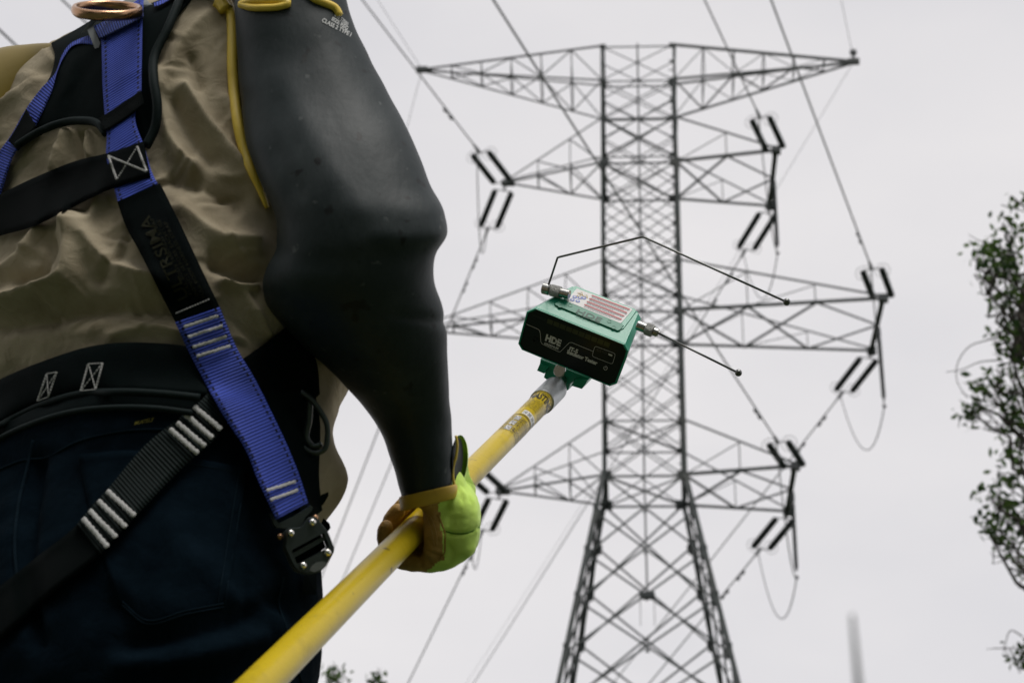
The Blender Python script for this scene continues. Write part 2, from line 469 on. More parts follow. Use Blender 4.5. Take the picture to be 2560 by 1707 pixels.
# ================================================================== ground
def ground():
    v, f = [], []
    R = [0, 2, 5, 10, 20, 40, 80, 160, 400, 1000, 2500]
    n = 48
    v.append((0, 0, 0))
    for r in R[1:]:
        for k in range(n):
            t = 2 * math.pi * k / n
            z = 0.0 if r < 70 else 0.6 * math.sin(3 * t + r)
            v.append((r * math.cos(t), r * math.sin(t), z))
    for k in range(n): f.append((0, 1 + k, 1 + (k + 1) % n))
    for i in range(len(R) - 2):
        for k in range(n):
            k2 = (k + 1) % n
            f.append((1 + i * n + k, 1 + (i + 1) * n + k, 1 + (i + 1) * n + k2, 1 + i * n + k2))
    m = mat('grassy_ground', (0.040, 0.056, 0.026), 0.95, 0, 0.4, 0.6, dirt=(0.085, 0.066, 0.042), dirt_scale=0.25, bump=.5, bscale=6)
    tag(add('ground', v, f, m, smooth=True), None, None, kind='structure')
ground()

# ================================================================== lattice tower
TX, TY, TYAW = 4.113, 55.665, math.radians(3.624)
_c, _s = math.cos(TYAW), math.sin(TYAW)
def W(a, b, h):                                    # tower frame; h above the camera's level
    return np.array([TX + a * _c + b * _s, TY - a * _s + b * _c, h + CAM_Z])
EX, EY, EZ = np.array([_c, -_s, 0]), np.array([_s, _c, 0]), np.array([0, 0, 1.0])
HW, HD = 1.2, 1.146
LV = dict(A=40.5, B=39.09, C=37.58, D=35.83, C3=32.12, D3=30.29, C4=26.50, D4=24.66)
def half(h):
    k = max(0.0, LV['D4'] - h) * 0.366 / 2
    return HW + k, HD + k
joints = [LV['A'], 39.8, LV['B'], 38.33, LV['C'], 36.7, LV['D']]
joints += list(np.linspace(LV['D'], LV['C3'], 5)[1:]) + [31.2, LV['D3']]
joints += list(np.linspace(LV['D3'], LV['C4'], 5)[1:]) + [25.58, LV['D4']]
low = [LV['D4']]
st = 1.30
while low[-1] - st > -0.25 + 1.0:
    low.append(low[-1] - st); st *= 1.085
low.append(-CAM_Z)
tower = empty('transmission_tower', (TX, TY, 0), 'tall grey steel lattice transmission tower with four pairs of crossarms', 'tower')
def corner(sx, sy, h):
    a, b = half(h)
    return W(sx * a, sy * b, h)
for sx in (-1, 1):
    for sy in (-1, 1):
        kw = .68 if sx < 0 else 1.0                         # the left legs show their edge, the right ones their flange
        v, f = angle_bar(corner(sx, sy, LV['A'] + .05), corner(sx, sy, LV['D']), 0.088 * kw, 0.016, EY * -sy, sx * sy)
        add('leg', v, f, M['steel'], tower)
        v, f = angle_bar(corner(sx, sy, LV['D']), corner(sx, sy, LV['D4']), 0.115 * kw, 0.018, EY * -sy, sx * sy)
        add('leg', v, f, M['steel'], tower)
        v, f = angle_bar(corner(sx, sy, LV['D4']), corner(sx, sy, -CAM_Z), 0.135, 0.020, EY * -sy, sx * sy)
        add('leg', v, f, M['steel'], tower)
        v, f = lathe(corner(sx, sy, -CAM_Z) - EZ * .1, EZ, [(0, .5), (.45, .5), (.5, .42)], 16)
        add('footing', v, f, mat('concrete', (.3, .3, .28), .9), tower)
        for h in low[1:-1:1]:                                # step-like splice plates on the lower legs
            p = corner(sx, sy, h)
            v, f = box_between(p + EZ * .24, p - EZ * .24, .19, .04, EY)
            add('splice_plate', v, f, M['steel'], tower)
FACES = [((-1, -1), (1, -1), EY), ((-1, 1), (1, 1), EY), ((-1, -1), (-1, 1), EX), ((1, -1), (1, 1), EX)]
def lattice(js, w, t):
    for (A, B, nrm) in FACES:
        for i in range(len(js) - 1):
            j = min(i + 2, len(js) - 1)
            if j - i < 2 and i > 0: continue
            for P, Q, o in ((A, B, 0.02), (B, A, -0.03)):
                p, q = corner(*P, js[i]), corner(*Q, js[j])
                off = nrm * (o + 0.012)
                add('brace', *angle_bar(p + off, q + off, w, t, nrm, 1 if o > 0 else -1), M['steel'], tower)
lattice(joints, 0.038, 0.008)
lattice(low, 0.062, 0.012)
for key, h in LV.items():
    for (A, B, nrm) in FACES:
        add('horizontal_bar', *angle_bar(corner(*A, h) + nrm * .06, corner(*B, h) + nrm * .06, 0.075 if key[0] == 'D' else .055, 0.014, nrm), M['steel'], tower)
    if key[0] in 'DC':
        for P, Q in (((-1, -1), (1, 1)), ((1, -1), (-1, 1))):
            add('plan_brace', *angle_bar(corner(*P, h) - EZ * (.02 if P[0] < 0 else .05), corner(*Q, h) - EZ * (.02 if P[0] < 0 else .05), .055, .01, EZ), M['steel'], tower)
    for sx in (-1, 1):
        for sy in (-1, 1):
            big = 0.32 if key == 'D4' else (0.30 if key[0] == 'D' else 0.2)
            p = corner(sx, sy, h)
            v, f = box_between(p + EZ * big * .5 - EX * sx * big * .2 - EY * sy * .035, p - EZ * big * .5 - EX * sx * big * .2 - EY * sy * .035, big, .02, EY)
            add('gusset_plate', v, f, M['steel'], tower)
# central climbing cable with the small box hanging at its end
v, f = tube([W(0, -HD - .1, LV['A']), W(0, -HD - .12, LV['D4']), W(0.02, -2.0, 20.65)], 0.032, 6)
cbl = add('climbing_cable', v, f, M['wire'], tower)
b0 = W(0.02, -2.0, 20.5)
add('cable_box', *box_between(b0 - EX * .22, b0 + EX * .22, .2, .17), M['polymer'], tower)
for s in (-1, 1):
    add('box_strap', *tube([b0 + EX * .2 * s, b0 + EX * .2 * s - EZ * .9], .012, 5), M['wire'], tower)

# node plates where the diagonals meet the legs and cross, step bolts up one leg
for js, sz in ((joints, .13), (low[:-1], .17)):
    for i, h in enumerate(js[1:-1], 1):
        for sx in (-1, 1):
            for sy in (-1, 1):
                p = corner(sx, sy, h) - EX * sx * sz * .3 + EY * sy * .02
                add('node_plate', *box_between(p + EZ * sz * .5, p - EZ * sz * .5, sz, .014, EY), M['steel'], tower)
        for sy in (-1, 1):
            q = (corner(-1, sy, h) + corner(1, sy, h)) / 2 + EY * (sy * .03 + .01)
            add('node_plate', *box_between(q + EZ * .05, q - EZ * .05, .11, .02, EY), M['steel'], tower)
_sb = None
for k, h in enumerate(np.arange(14.0, 40.2, .38)):
    p = corner(1, -1, h)
    if _sb is None:
        v, f = box_between(np.zeros(3), -EX * .17, .026, .026)
        _me = add('step_bolt', v, f, M['steel'], tower); _sb = _me.data; _me.location = tuple(p)
    else:
        o = link('step_bolt', _sb, tower); o.location = tuple(p)

class Arm:
    def __init__(s, chords):
        mb = MB()
        for p, q, w, hint in chords: mb.put(*angle_bar(p, q, w, .014, hint))
        s.o = mb.build('crossarm', M['steel'], tower)
    def bar(s, nm, p, q, w=.05, hint=(0, 0, 1)):
        add(nm, *angle_bar(p, q, w, .010, hint), M['steel'], s.o)
def lerp(a, b, t): return np.asarray(a) * (1 - t) + np.asarray(b) * t
def peak_arm(sx, a_tip):
    tip = W(sx * a_tip, 0, LV['A'])
    nt_, ft_ = corner(sx, -1, LV['A']), corner(sx, 1, LV['A'])
    nb_, fb_ = corner(sx, -1, LV['B']), corner(sx, 1, LV['B'])
    A = Arm([(nt_, tip, .08, EZ), (ft_, tip, .06, EZ), (nb_, tip - EZ * .06, .065, EZ), (fb_, tip - EZ * .06, .06, EZ)])
    n = 5
    for i in range(1, n + 1):
        t = i / (n + 1)
        for T_, B_, nm in ((nt_, nb_, 'strut'), (ft_, fb_, 'strut')):
            A.bar(nm, lerp(T_, tip, t), lerp(B_, tip, t), .032, EX)
            t0 = (i - 1) / (n + 1)
            if i % 2: A.bar('brace', lerp(B_, tip, t0), lerp(T_, tip, t), .032, EY)
            else: A.bar('brace', lerp(T_, tip, t0), lerp(B_, tip, t), .032, EY)
        A.bar('strut', lerp(nt_, tip, t), lerp(ft_, tip, t), .04, EZ)
        A.bar('strut', lerp(nb_, tip, t), lerp(fb_, tip, t), .04, EZ)
        if i % 2: A.bar('brace', lerp(nb_, tip, (i - 1) / (n + 1)), lerp(fb_, tip, t), .045, EZ)
        else: A.bar('brace', lerp(fb_, tip, (i - 1) / (n + 1)), lerp(nb_, tip, t), .045, EZ)
    add('tip_plate', *box_between(tip - EX * .2, tip + EX * .18, .16, .18), M['steel'], A.o)
    return tip
def pointed_arm(a_tip, c, d, n):
    tip = W(-a_tip, 0, LV[d])
    nb_, fb_, nt_, ft_ = corner(-1, -1, LV[d]), corner(-1, 1, LV[d]), corner(-1, -1, LV[c]), corner(-1, 1, LV[c])
    A = Arm([(nb_, tip, .075, EZ), (fb_, tip, .07, EZ), (nt_, tip + EZ * .07, .048, EZ), (ft_, tip + EZ * .07, .042, EZ)])
    for i in range(1, n + 1):
        t, t0 = i / (n + 1), (i - 1) / (n + 1)
        A.bar('strut', lerp(nb_, tip, t), lerp(nt_, tip, t), .032, EX)
        A.bar('strut', lerp(fb_, tip, t), lerp(ft_, tip, t), .03, EX)
        A.bar('strut', lerp(fb_, tip, t), lerp(nb_, tip, t), .05, EZ)
        A.bar('brace', lerp(nb_, tip, t0), lerp(nt_, tip, t), .032, EY)
        A.bar('brace', lerp(fb_, tip, t0), lerp(ft_, tip, t), .03, EY)
        A.bar('brace', lerp(nb_ if i % 2 else fb_, tip, t0), lerp(fb_ if i % 2 else nb_, tip, t), .055, EZ)
        if i == 1: A.bar('brace', lerp(fb_, tip, t0) - EZ * .03, lerp(nb_, tip, t) - EZ * .03, .055, EZ)
    add('tip_plate', *box_between(tip - EX * .14, tip + EX * .3, .2, .16), M['steel'], A.o)
    return tip
def frame_arm(a_tip, b_tip, c, d, n):
    nb_, fb_, nt_, ft_ = corner(1, -1, LV[d]), corner(1, 1, LV[d]), corner(1, -1, LV[c]), corner(1, 1, LV[c])
    tn, tf = W(a_tip, -b_tip, LV[d]), W(a_tip, b_tip, LV[d])
    A = Arm([(nb_, tn, .085, EZ), (fb_, tf, .07, EZ), (nt_, tn + EZ * .08, .05, EZ), (ft_, tf + EZ * .08, .04, EZ), (tn - EY * .15, tf + EY * .15, .16, EZ)])
    mid = lerp(tn, tf, .5)
    xs = np.linspace(0, 1, n + 2)
    for i in range(n + 1):
        t0, t1 = xs[i], xs[i + 1]
        a0, a1, c0, c1 = lerp(nb_, tn, t0), lerp(nb_, tn, t1), lerp(fb_, tf, t0), lerp(fb_, tf, t1)
        if i < n:
            A.bar('brace', a0, c1, .058, EZ); A.bar('brace', c0 - EZ * .04, a1 - EZ * .04, .058, EZ)
            A.bar('strut', lerp(nb_, tn, t1), lerp(nt_, tn, t1), .036, EX); A.bar('strut', lerp(fb_, tf, t1), lerp(ft_, tf, t1), .03, EX)
            A.bar('brace', lerp(nb_, tn, t0), lerp(nt_, tn, t1), .032, EY); A.bar('brace', lerp(fb_, tf, t0), lerp(ft_, tf, t1), .028, EY)
        else:
            A.bar('brace', a0, mid, .045, EZ); A.bar('brace', c0, mid, .045, EZ)
    for p in (tn, tf):
        add('tip_plate', *box_between(p - EX * .16, p + EX * .12, .2, .24), M['steel'], A.o)
    return tn, tf
tipTL, tipTR = peak_arm(-1, 7.40), peak_arm(1, 7.36)
tip2L = pointed_arm(4.43, 'C', 'D', 2)
tip3L = pointed_arm(7.22, 'C3', 'D3', 4)
tip4L = pointed_arm(4.40, 'C4', 'D4', 2)
R2n, R2f = frame_arm(4.43, 1.69, 'C', 'D', 1)
R3n, R3f = frame_arm(7.46, 1.73, 'C3', 'D3', 2)
R4n, R4f = frame_arm(4.48, 1.69, 'C4', 'D4', 1)

# ================================================================== insulators, conductors, jumpers
def wdir(head, g, near):
    h = math.radians(head)
    return unit([-math.sin(h), -math.cos(h), g]) if near else unit([math.sin(h), math.cos(h), g])
def shed_prof(L_, r0=.080, r1=.104, pitch=.07):
    pr = [(0, .03)]
    s = .07
    while s < L_ - .1:
        pr += [(s, r0), (s + .012, r1), (s + .022, r1), (s + .045, r0)]
        s += pitch
    pr.append((L_, .03))
    return pr
def insulator_set(p, d, label, length=2.25, rings=True, gap=.56):
    o = empty('insulator_assembly', p, label, 'insulator', 'insulator assemblies on the crossarms')
    side = unit(np.cross(d, EZ))
    lk = p + d * .28
    add('link', *tube([p, lk], .035, 6), M['fitting'], o)
    mb = MB().put(*box_between(lk - side * gap * .62, lk + side * gap * .5, .025, .03, d))
    mb.build('yoke_plate', M['fitting'], o)
    e = lk + d * (length + .12)
    for s in (-1, 1):
        q = lk + side * s * gap * .5 + d * .06
        add('insulator_string', *lathe(q, d, shed_prof(length), 10), M['polymer'], o, smooth=False)
        if rings:
            c = q + d * (length - .12); a, b = frame(d)
            rp = [c + (a * math.cos(t) + b * math.sin(t)) * .23 for t in np.linspace(0, 2 * math.pi, 17)]
            add('grading_ring', *tube(rp, .009, 5, cap=False), M['fitting'], o)
    add('yoke_plate', *box_between(e - side * gap * .6, e + side * gap * .5, .025, .03, d), M['fitting'], o)
    e2 = e + d * .55
    add('dead_end_clamp', *tube([e, e + d * .2, e2], [.05, .055, .035], 8), M['fitting'], o)
    return e2
def conductor(p, d, length, label, r=.025, sag=.00035, damper=None, name='power_line', n=60, group='power lines strung from the tower'):
    path = [p + d * t + EZ * sag * t * t for t in np.linspace(0, length, n)]
    if damper is None:
        o = add(name, *tube(path, r, 6), M['wire'])
    else:
        o = empty(name, p)
        add('conductor', *tube(path, r, 6), M['wire'], o)
        for t in damper:
            c = p + d * t + EZ * (sag * t * t - .09)
            add('vibration_damper', *tube([c - d * .32, c - d * .16, c - d * .15, c + d * .15, c + d * .16, c + d * .32], [.05, .05, .018, .018, .05, .05], 8), M['fitting'], o)
    tag(o, label, 'power line', group)
    return o
ends = {}
NG, FG = -.075, -.05
for key, p, near, head, lab, lab2, dmp in [
    ('2Ln', tip2L, 1, 20.6, 'near dead-end insulator pair on the upper left pointed crossarm', 'power line from top edge to the upper left pointed crossarm', (2.2,)),
    ('2Lf', tip2L, 0, -13, 'far dead-end insulator pair below the upper left pointed crossarm', 'power line leaving down left from the upper left pointed crossarm', (1.6, 3.2)),
    ('3Ln', tip3L, 1, 22, 'near insulator pair on the long left crossarm hidden by the black sleeve', 'power line crossing the top left corner behind the worker', (2.2,)),
    ('3Lf', tip3L, 0, -13, 'far insulator pair on the long left crossarm hidden by the black sleeve', 'power line from the long left crossarm passing down behind the hand', (2.2,)),
    ('4Ln', tip4L, 1, 20.5, 'near dead-end insulator pair on the lowest left crossarm beside the glove', 'power line from the lowest left crossarm running behind the black sleeve', (2.2,)),
    ('4Lf', tip4L, 0, -12, 'far dead-end insulator pair below the lowest left crossarm beside the glove', 'power line leaving down left from the lowest left crossarm', (1.2, 2.4)),
    ('2Rn', R2n, 1, 20, 'near dead-end insulator pair on the upper right square-ended crossarm', 'power line from top edge to the upper right square-ended crossarm', None),
    ('2Rf', R2f, 0, -13, 'far dead-end insulator pair below the upper right square-ended crossarm', 'power line from the upper right crossarm running down behind the tower', (1.2, 3.0)),
    ('3Rn', R3n, 1, 18.8, 'near dead-end insulator pair at the tip of the long right crossarm', 'rightmost heavy power line from top edge to the long right crossarm', (1.8,)),
    ('3Rf', R3f, 0, -13, 'far dead-end insulator pair below the tip of the long right crossarm', 'power line leaving down left from the long right crossarm', (1.4, 3.4)),
    ('4Rn', R4n, 1, 20.2, 'near dead-end insulator pair on the lowest right crossarm', 'power line crossing the tower top to bottom to the lowest right crossarm', (2.0,)),
    ('4Rf', R4f, 0, -13, 'far dead-end insulator pair below the lowest right crossarm', 'power line leaving down left from the lowest right crossarm', (1.4, 3.0))]:
    d = wdir(head, NG if near else FG, near)
    ends[key] = (insulator_set(p - EZ * .12, d, lab, 2.0 if near else 2.15), d)
    conductor(ends[key][0], d, 110 if near else 260, lab2, damper=dmp, sag=.0004 if near else .0002)
for key, p, near, head, lab in [('TLn', tipTL, 1, 17.5, 'thin earth wire from the top left peak crossarm toward the camera'),
                                ('TLf', tipTL, 0, -11, 'thin earth wire leaving behind the top left peak crossarm'),
                                ('TRn', tipTR, 1, 15.5, 'thin earth wire from top edge to the top right peak crossarm'),
                                ('TRf', tipTR, 0, -13, 'thin earth wire leaving behind the top right peak crossarm')]:
    d = wdir(head, -.06, near)
    conductor(p, d, 110 if near else 260, lab, r=.009, name='earth_wire', group='earth wires strung from the tower peak')
add('earth_wire_clamp', *ball(tipTR + EZ * .38, .13, 10, 8), M['fitting'], tower)
add('earth_wire_clamp', *tube([tipTR, tipTR + EZ * .38], .05, 6), M['fitting'], tower)
def hang(p, q, sag, n=18):
    return [lerp(p, q, t) - EZ * sag * 4 * t * (1 - t) for t in np.linspace(0, 1, n)]
for tn, tf, k, lab in ((R2n, R2f, '2R', 'upper right'), (R3n, R3f, '3R', 'long right'), (R4n, R4f, '4R', 'lowest right')):
    top = lerp(tn, tf, .5) - EZ * .1
    post = empty('jumper_post', top, 'dark post insulator hanging from the %s crossarm end beam' % lab, 'insulator', 'jumper posts under the right crossarms')
    add('insulator_string', *lathe(top, -EZ, [(0, .07), (.3, .07)] + [(a + .3, b * 1.0) for a, b in shed_prof(2.25, .042, .072)], 10), M['polymer'], post)
    bot = top - EZ * 2.75
    add('clamp', *ball(bot, .065, 8, 6), M['fitting'], post)
    (e1, d1), (e2, d2) = ends[k + 'n'], ends[k + 'f']
    p1 = hang(e1 - d1 * .3, bot, 1.15); p2 = hang(bot, e2 - d2 * .3, 1.75)
    tag(add('jumper_cable', *tube(p1 + p2[1:], .019, 6), M['wire']), 'slack jumper loop hanging under the %s crossarm' % lab, 'cable', 'jumper loops under the crossarms')
for tp, k, lab in ((tip2L, '2L', 'upper left pointed'), (tip3L, '3L', 'long left'), (tip4L, '4L', 'lowest left')):
    (e1, d1), (e2, d2) = ends[k + 'n'], ends[k + 'f']
    tag(add('jumper_cable', *tube(hang(e1 - d1 * .3, e2 - d2 * .3, 2.1, 30), .019, 6), M['wire']), 'slack jumper loop hanging under the %s crossarm' % lab, 'cable', 'jumper loops under the crossarms')

# ================================================================== trees
def leaf_cloud(mb, centres, per, spread, size, r):
    for c in centres:
        c = np.asarray(c)
        for _ in range(per):
            p = c + r.normal(size=3) * spread * np.array([1, 1, .75])
            s = size * r.uniform(.55, 1.5)
            a = unit(r.normal(size=3)); b = unit(np.cross(a, r.normal(size=3)))
            n_ = np.cross(a, b) * s * .12
            mb.put([p - a * s, p - a * s * .1 + b * s * .5, p + a * s * .55 + b * s * .34 - n_, p + a * s, p + a * s * .55 - b * s * .34 - n_, p - a * s * .1 - b * s * .5],
                   [(0, 1, 4, 5), (1, 2, 3, 4)], 0 if r.random() < .6 else 1)
def limb(p, q, r0, r1, r, n=9, wob=.06):
    P = [lerp(p, q, t) for t in np.linspace(0, 1, n)]
    L_ = np.linalg.norm(np.asarray(q) - np.asarray(p))
    for i in range(1, n): P[i] = P[i] + r.normal(size=3) * wob * L_ / n * (1.2 if i < n - 1 else .5)
    return P, np.linspace(r0, r1, n)
def tree(base, height, label, clusters, size, seed, trunk_r=.22, twigs=(), per=46, spread=.30):
    r = np.random.default_rng(seed)
    base = np.asarray(base, float)
    o = empty('tree', base, label, 'tree', 'trees beyond the worker')
    top = base + np.array([0.1, .1, height])
    P, R_ = limb(base, top, trunk_r, .03, r, 16, .25)
    tr = add('trunk', *tube(P, R_, 9), M['bark'], o, smooth=True)
    lm = MB()
    for c in clusters:
        c = np.asarray(c, float)
        zt = max(base[2] + height * .18, c[2] - r.uniform(.5, 1.6))
        k = np.argmin([abs(q[2] - zt) for q in P])
        Q, RR = limb(P[k], c, max(.02, R_[k] * .45), .010, r, 8, .35)
        lm.put(*tube(Q, RR, 6))
        for _ in range(4):
            e = c + r.normal(size=3) * spread * 1.5
            Q2, RR2 = limb(Q[-2], e, .010, .004, r, 5, .5)
            lm.put(*tube(Q2, RR2, 4))
    for tw in twigs: lm.put(*tube(resample(tw, 16), np.linspace(.008, .004, 16), 5))
    lm.build('branches', M['bark'], o, smooth=True)
    mb = MB(); leaf_cloud(mb, clusters, per, spread, size, r)
    cr = mb.build('crown', [M['leaf'], M['leaf2']], o)
    cr['kind'] = 'stuff'
    return o
rt = np.random.default_rng(11)
DT = 21.0
edge = []
# leafy boughs seen at the right edge (photo pixels), then the rest of the crown beyond the frame
for x, y in [(2552, 505), (2522, 560), (2545, 600), (2470, 618), (2488, 640), (2455, 622), (2500, 662), (2530, 680), (2478, 690), (2512, 640), (2495, 745), (2530, 745),
             (2510, 770), (2552, 730), (2545, 815), (2498, 835), (2510, 870), (2538, 905), (2555, 940), (2470, 960), (2452, 972), (2485, 950), (2430, 1028), (2436, 1040),
             (2540, 985), (2530, 1020), (2550, 1050), (2520, 1075), (2545, 1110), (2528, 1145), (2552, 1170), (2535, 1205), (2470, 1222), (2500, 1250), (2530, 1260), (2466, 1305),
             (2505, 1300), (2540, 1290), (2552, 1330), (2498, 1340), (2535, 1372), (2550, 1430), (2552, 1655), (2556, 1620)]:
    edge.append(pt(x, y, DT + rt.uniform(-.6, .6)))
tb = pt(2700, 1000, DT + .4); tb[2] = 0
ctr = np.array([tb[0], tb[1]])
for _ in range(110):
    z = rt.uniform(2.2, 12.0); rad = (1.9 if z < 10 else 1.2) * math.sqrt(rt.random()); an = rt.uniform(0, 6.283)
    q = np.array([ctr[0] + .45 + rad * math.cos(an), ctr[1] + rad * math.sin(an), z])
    if proj(q)[0] > 2600: edge.append(q)
tw = [[pt(*q, DT) for q in ((2520, 835), (2470, 850), (2425, 865), (2395, 905), (2392, 950), (2418, 995))],
      [pt(*q, DT) for q in ((2500, 900), (2450, 905), (2400, 925), (2365, 930))],
      [pt(*q, DT) for q in ((2520, 1080), (2475, 1040), (2430, 1015), (2398, 1000))],
      [pt(*q, DT) for q in ((2545, 1395), (2525, 1388), (2502, 1392))],
      [pt(*q, DT) for q in ((2556, 1590), (2530, 1575), (2508, 1630))]]
tree(tb, 12.4, 'leafy green tree at the right edge of the picture', edge, .044, 3, trunk_r=.2, twigs=tw, per=25, spread=.085)
low_c = []
D2 = 26.0
for x, y in [(828, 1674), (834, 1688), (848, 1702), (945, 1694), (938, 1704)]:
    low_c.append(pt(x, y + 4, D2))
b2 = pt(890, 1800, D2); b2[2] = 0
for _ in range(60):
    z = rt.uniform(2.0, 8.7); rad = 1.5 * math.sqrt(rt.random()) * (1 - .35 * (z > 7)); an = rt.uniform(0, 6.283)
    q = np.array([b2[0] + rad * math.cos(an), b2[1] + rad * math.sin(an), z])
    if proj(q)[1] > 1790: low_c.append(q)
tree(b2, 8.6, 'green treetop just poking up at the bottom edge beside the pole', low_c, .042, 5, trunk_r=.14, per=26, spread=.07)

# out-of-focus grass stem close to the lens
gb = pt(2152, 1780, .60); gtop = pt(2130, 1535, .62)
base = gb + (gb - gtop) * 3.0
base[2] = 0
gp = resample([base, lerp(base, gb, .6), gb, lerp(gb, gtop, .55), gtop], 14)
tag(add('grass_stem', *tube(gp, np.concatenate([np.linspace(.0040, .0042, 9), np.linspace(.0034, .0006, 5)]), 7, sx=1.0, sy=.4), M['grass'], smooth=True),
    'blurred green grass stem standing close to the lens at bottom right', 'grass')

# unseen dark wood added behind the camera to shade the low sky from that side
def shading_woodland():
    r = np.random.default_rng(77)
    mb = MB()
    for k in range(38):
        az = math.radians(r.uniform(118, 262)); d_ = r.uniform(8.5, 14)
        b = np.array([math.sin(az) * d_, math.cos(az) * d_, 0]); h = r.uniform(7, 10.5)
        P, R_ = limb(b, b + np.array([r.normal() * .4, r.normal() * .4, h]), .16, .03, r, 8, .2)
        mb.put(*tube(P, R_, 6), 2)
        for _ in range(300):
            z = h * r.uniform(.06, 1.05); rad = 2.0 * math.sqrt(max(.05, 1 - (z / h) ** 2 * .8)) * math.sqrt(r.random()); t = r.uniform(0, 6.283)
            p = b + np.array([rad * math.cos(t), rad * math.sin(t), z]); s = r.uniform(.18, .36)
            a = unit(r.normal(size=3)); c = unit(np.cross(a, r.normal(size=3)))
            mb.put([p - a * s, p + c * s * .55, p + a * s, p - c * s * .55], [(0, 1, 2, 3)], 0 if r.random() < .5 else 1)
    o = mb.build('shading_woodland', [M['leaf'], M['leaf2'], M['bark']])
    tag(o, 'dark leafy wood added unseen behind the camera to block low sky light', 'shading_woodland', kind='stuff')
shading_woodland()

# ================================================================== the worker
TAU_ = 2 * math.pi
YAW = math.radians(35)
RD = np.array([math.cos(YAW), -math.sin(YAW), 0.0])       # worker's right
FD = np.array([math.sin(YAW), math.cos(YAW), 0.0])        # worker's front
NR = 240
def tring(z, cx, cy, a, b, p=2.35, n=NR):
    t = np.linspace(0, 2 * math.pi, n, endpoint=False)
    if n == NR: t = t + .62 * np.sin(t - (-1.15 + math.pi))          # finer mesh on the back
    c, s = np.cos(t), np.sin(t)
    lx = a * np.sign(c) * np.abs(c) ** (2 / p); ly = b * np.sign(s) * np.abs(s) ** (2 / p)
    return np.array([cx, cy, z]) + lx[:, None] * RD + ly[:, None] * FD
SH = np.array([  # z, cx, cy, half width, half depth
    (0.925, -.318, 1.625, .176, .120), (0.965, -.318, 1.625, .180, .124), (1.00, -.317, 1.625, .181, .124), (1.045, -.316, 1.625, .181, .124),
    (1.085, -.315, 1.625, .185, .129), (1.125, -.315, 1.624, .201, .145), (1.16, -.314, 1.622, .205, .148), (1.25, -.314, 1.62, .197, .139), (1.35, -.316, 1.62, .192, .140),
    (1.42, -.318, 1.62, .188, .138), (1.46, -.318, 1.62, .178, .128), (1.49, -.314, 1.622, .158, .110), (1.52, -.306, 1.628, .122, .088),
    (1.56, -.298, 1.635, .078, .068), (1.60, -.297, 1.64, .064, .062)])
def vnoise(P, seed, f, octs=4):
    r = np.random.default_rng(seed); out = np.zeros(len(P)); amp = 1.0
    for _ in range(octs):
        for _k in range(5):
            k = r.normal(size=3) * f; out += amp * np.sin(P @ k + r.uniform(0, 6.28)) / 3.2
        f *= 1.9; amp *= .55
    return out
def polydist(px, line):
    L_ = resample(line, 40); best = np.full(len(px), 1e9)
    for i in range(len(L_) - 1):
        a, b = L_[i], L_[i + 1]; ab = b - a
        t = np.clip(((px - a) @ ab) / (ab @ ab), 0, 1)
        best = np.minimum(best, np.linalg.norm(px - a - t[:, None] * ab, axis=1))
    return best
BX, BY = -.035, .10                                      # where the worker stands
SH[:, 1] += BX; SH[:, 2] += BY
zs = np.concatenate([np.linspace(.925, 1.5, 300), np.linspace(1.503, 1.60, 30)])
S2 = cub(SH[:, 0], SH[:, 1:], zs)
rings = [tring(z, *q) for z, q in zip(zs, S2)]
V = np.concatenate(rings)
ctr_ = np.repeat(np.stack([S2[:, 0], S2[:, 1], zs], 1), NR, axis=0)
Nr = V - ctr_; Nr /= np.linalg.norm(Nr, axis=1)[:, None]
BASE_SHIRT = V.copy()
px = proj(V)
d = np.zeros(len(V))
FOLDS = [([(461, 228), (510, 310), (571, 388), (640, 478)], 10, 20), ([(440, 262), (478, 340), (530, 405)], -5, 18), ([(395, 190), (405, 286), (429, 367), (478, 424)], 8, 18),
         ([(520, 40), (470, 90), (430, 160), (410, 230)], 6, 24), ([(480, 150), (500, 220)], -5, 16), ([(560, 250), (590, 330), (640, 420)], 5, 16), ([(440, 445), (520, 470), (600, 505)], -8, 26),
         ([(450, 525), (540, 590), (640, 600)], 8, 26), ([(545, 655), (600, 672), (660, 690)], -12, 26), ([(555, 708), (600, 720), (650, 708)], 8, 12),
         ([(196, 560), (188, 650), (176, 705), (95, 742), (0, 764)], 16, 24), ([(110, 580), (60, 640), (0, 690)], 8, 18), ([(140, 600), (110, 670), (40, 705)], -6, 14),
         ([(225, 600), (260, 650), (330, 690), (380, 700)], 9, 24), ([(0, 812), (100, 795), (200, 775), (330, 765), (430, 765)], -10, 28), ([(280, 845), (350, 822), (440, 832)], 5, 20),
         ([(173, 335), (152, 400), (140, 430)], 8, 12), ([(205, 335), (200, 395)], -7, 11), ([(222, 335), (225, 395)], 6, 10), ([(100, 200), (50, 260), (0, 312)], 6, 12), ([(140, 168), (80, 218), (20, 275)], -4, 10),
         ([(250, 500), (230, 560), (160, 600)], 6, 16), ([(330, 560), (300, 640), (250, 700)], -5, 18), ([(610, 740), (640, 800), (660, 840)], 6, 18)]
for line, amp, wd in FOLDS:
    dd = polydist(px, np.array(line, float))
    d += amp * .0013 * (.75 * np.exp(-(dd / wd) ** 2) + .4 * np.exp(-np.abs(dd) / (wd * .6)))
Pw = V + .02 * np.stack([vnoise(V, 1, 9), vnoise(V, 2, 9), vnoise(V, 3, 9)], 1)
_q = np.stack([Pw @ RD, Pw @ FD, Pw[:, 2]], 1)
stretchd = np.stack([_q[:, 0] * .9 + _q[:, 2] * .75, _q[:, 1], (_q[:, 2] * .9 - _q[:, 0] * .75) * .42], 1)     # folds run down towards the right hip
wr = vnoise(stretchd, 4, 26, 3)
wr2 = vnoise(stretchd * np.array([1, 1, 1.5]) + .3, 14, 52, 3)
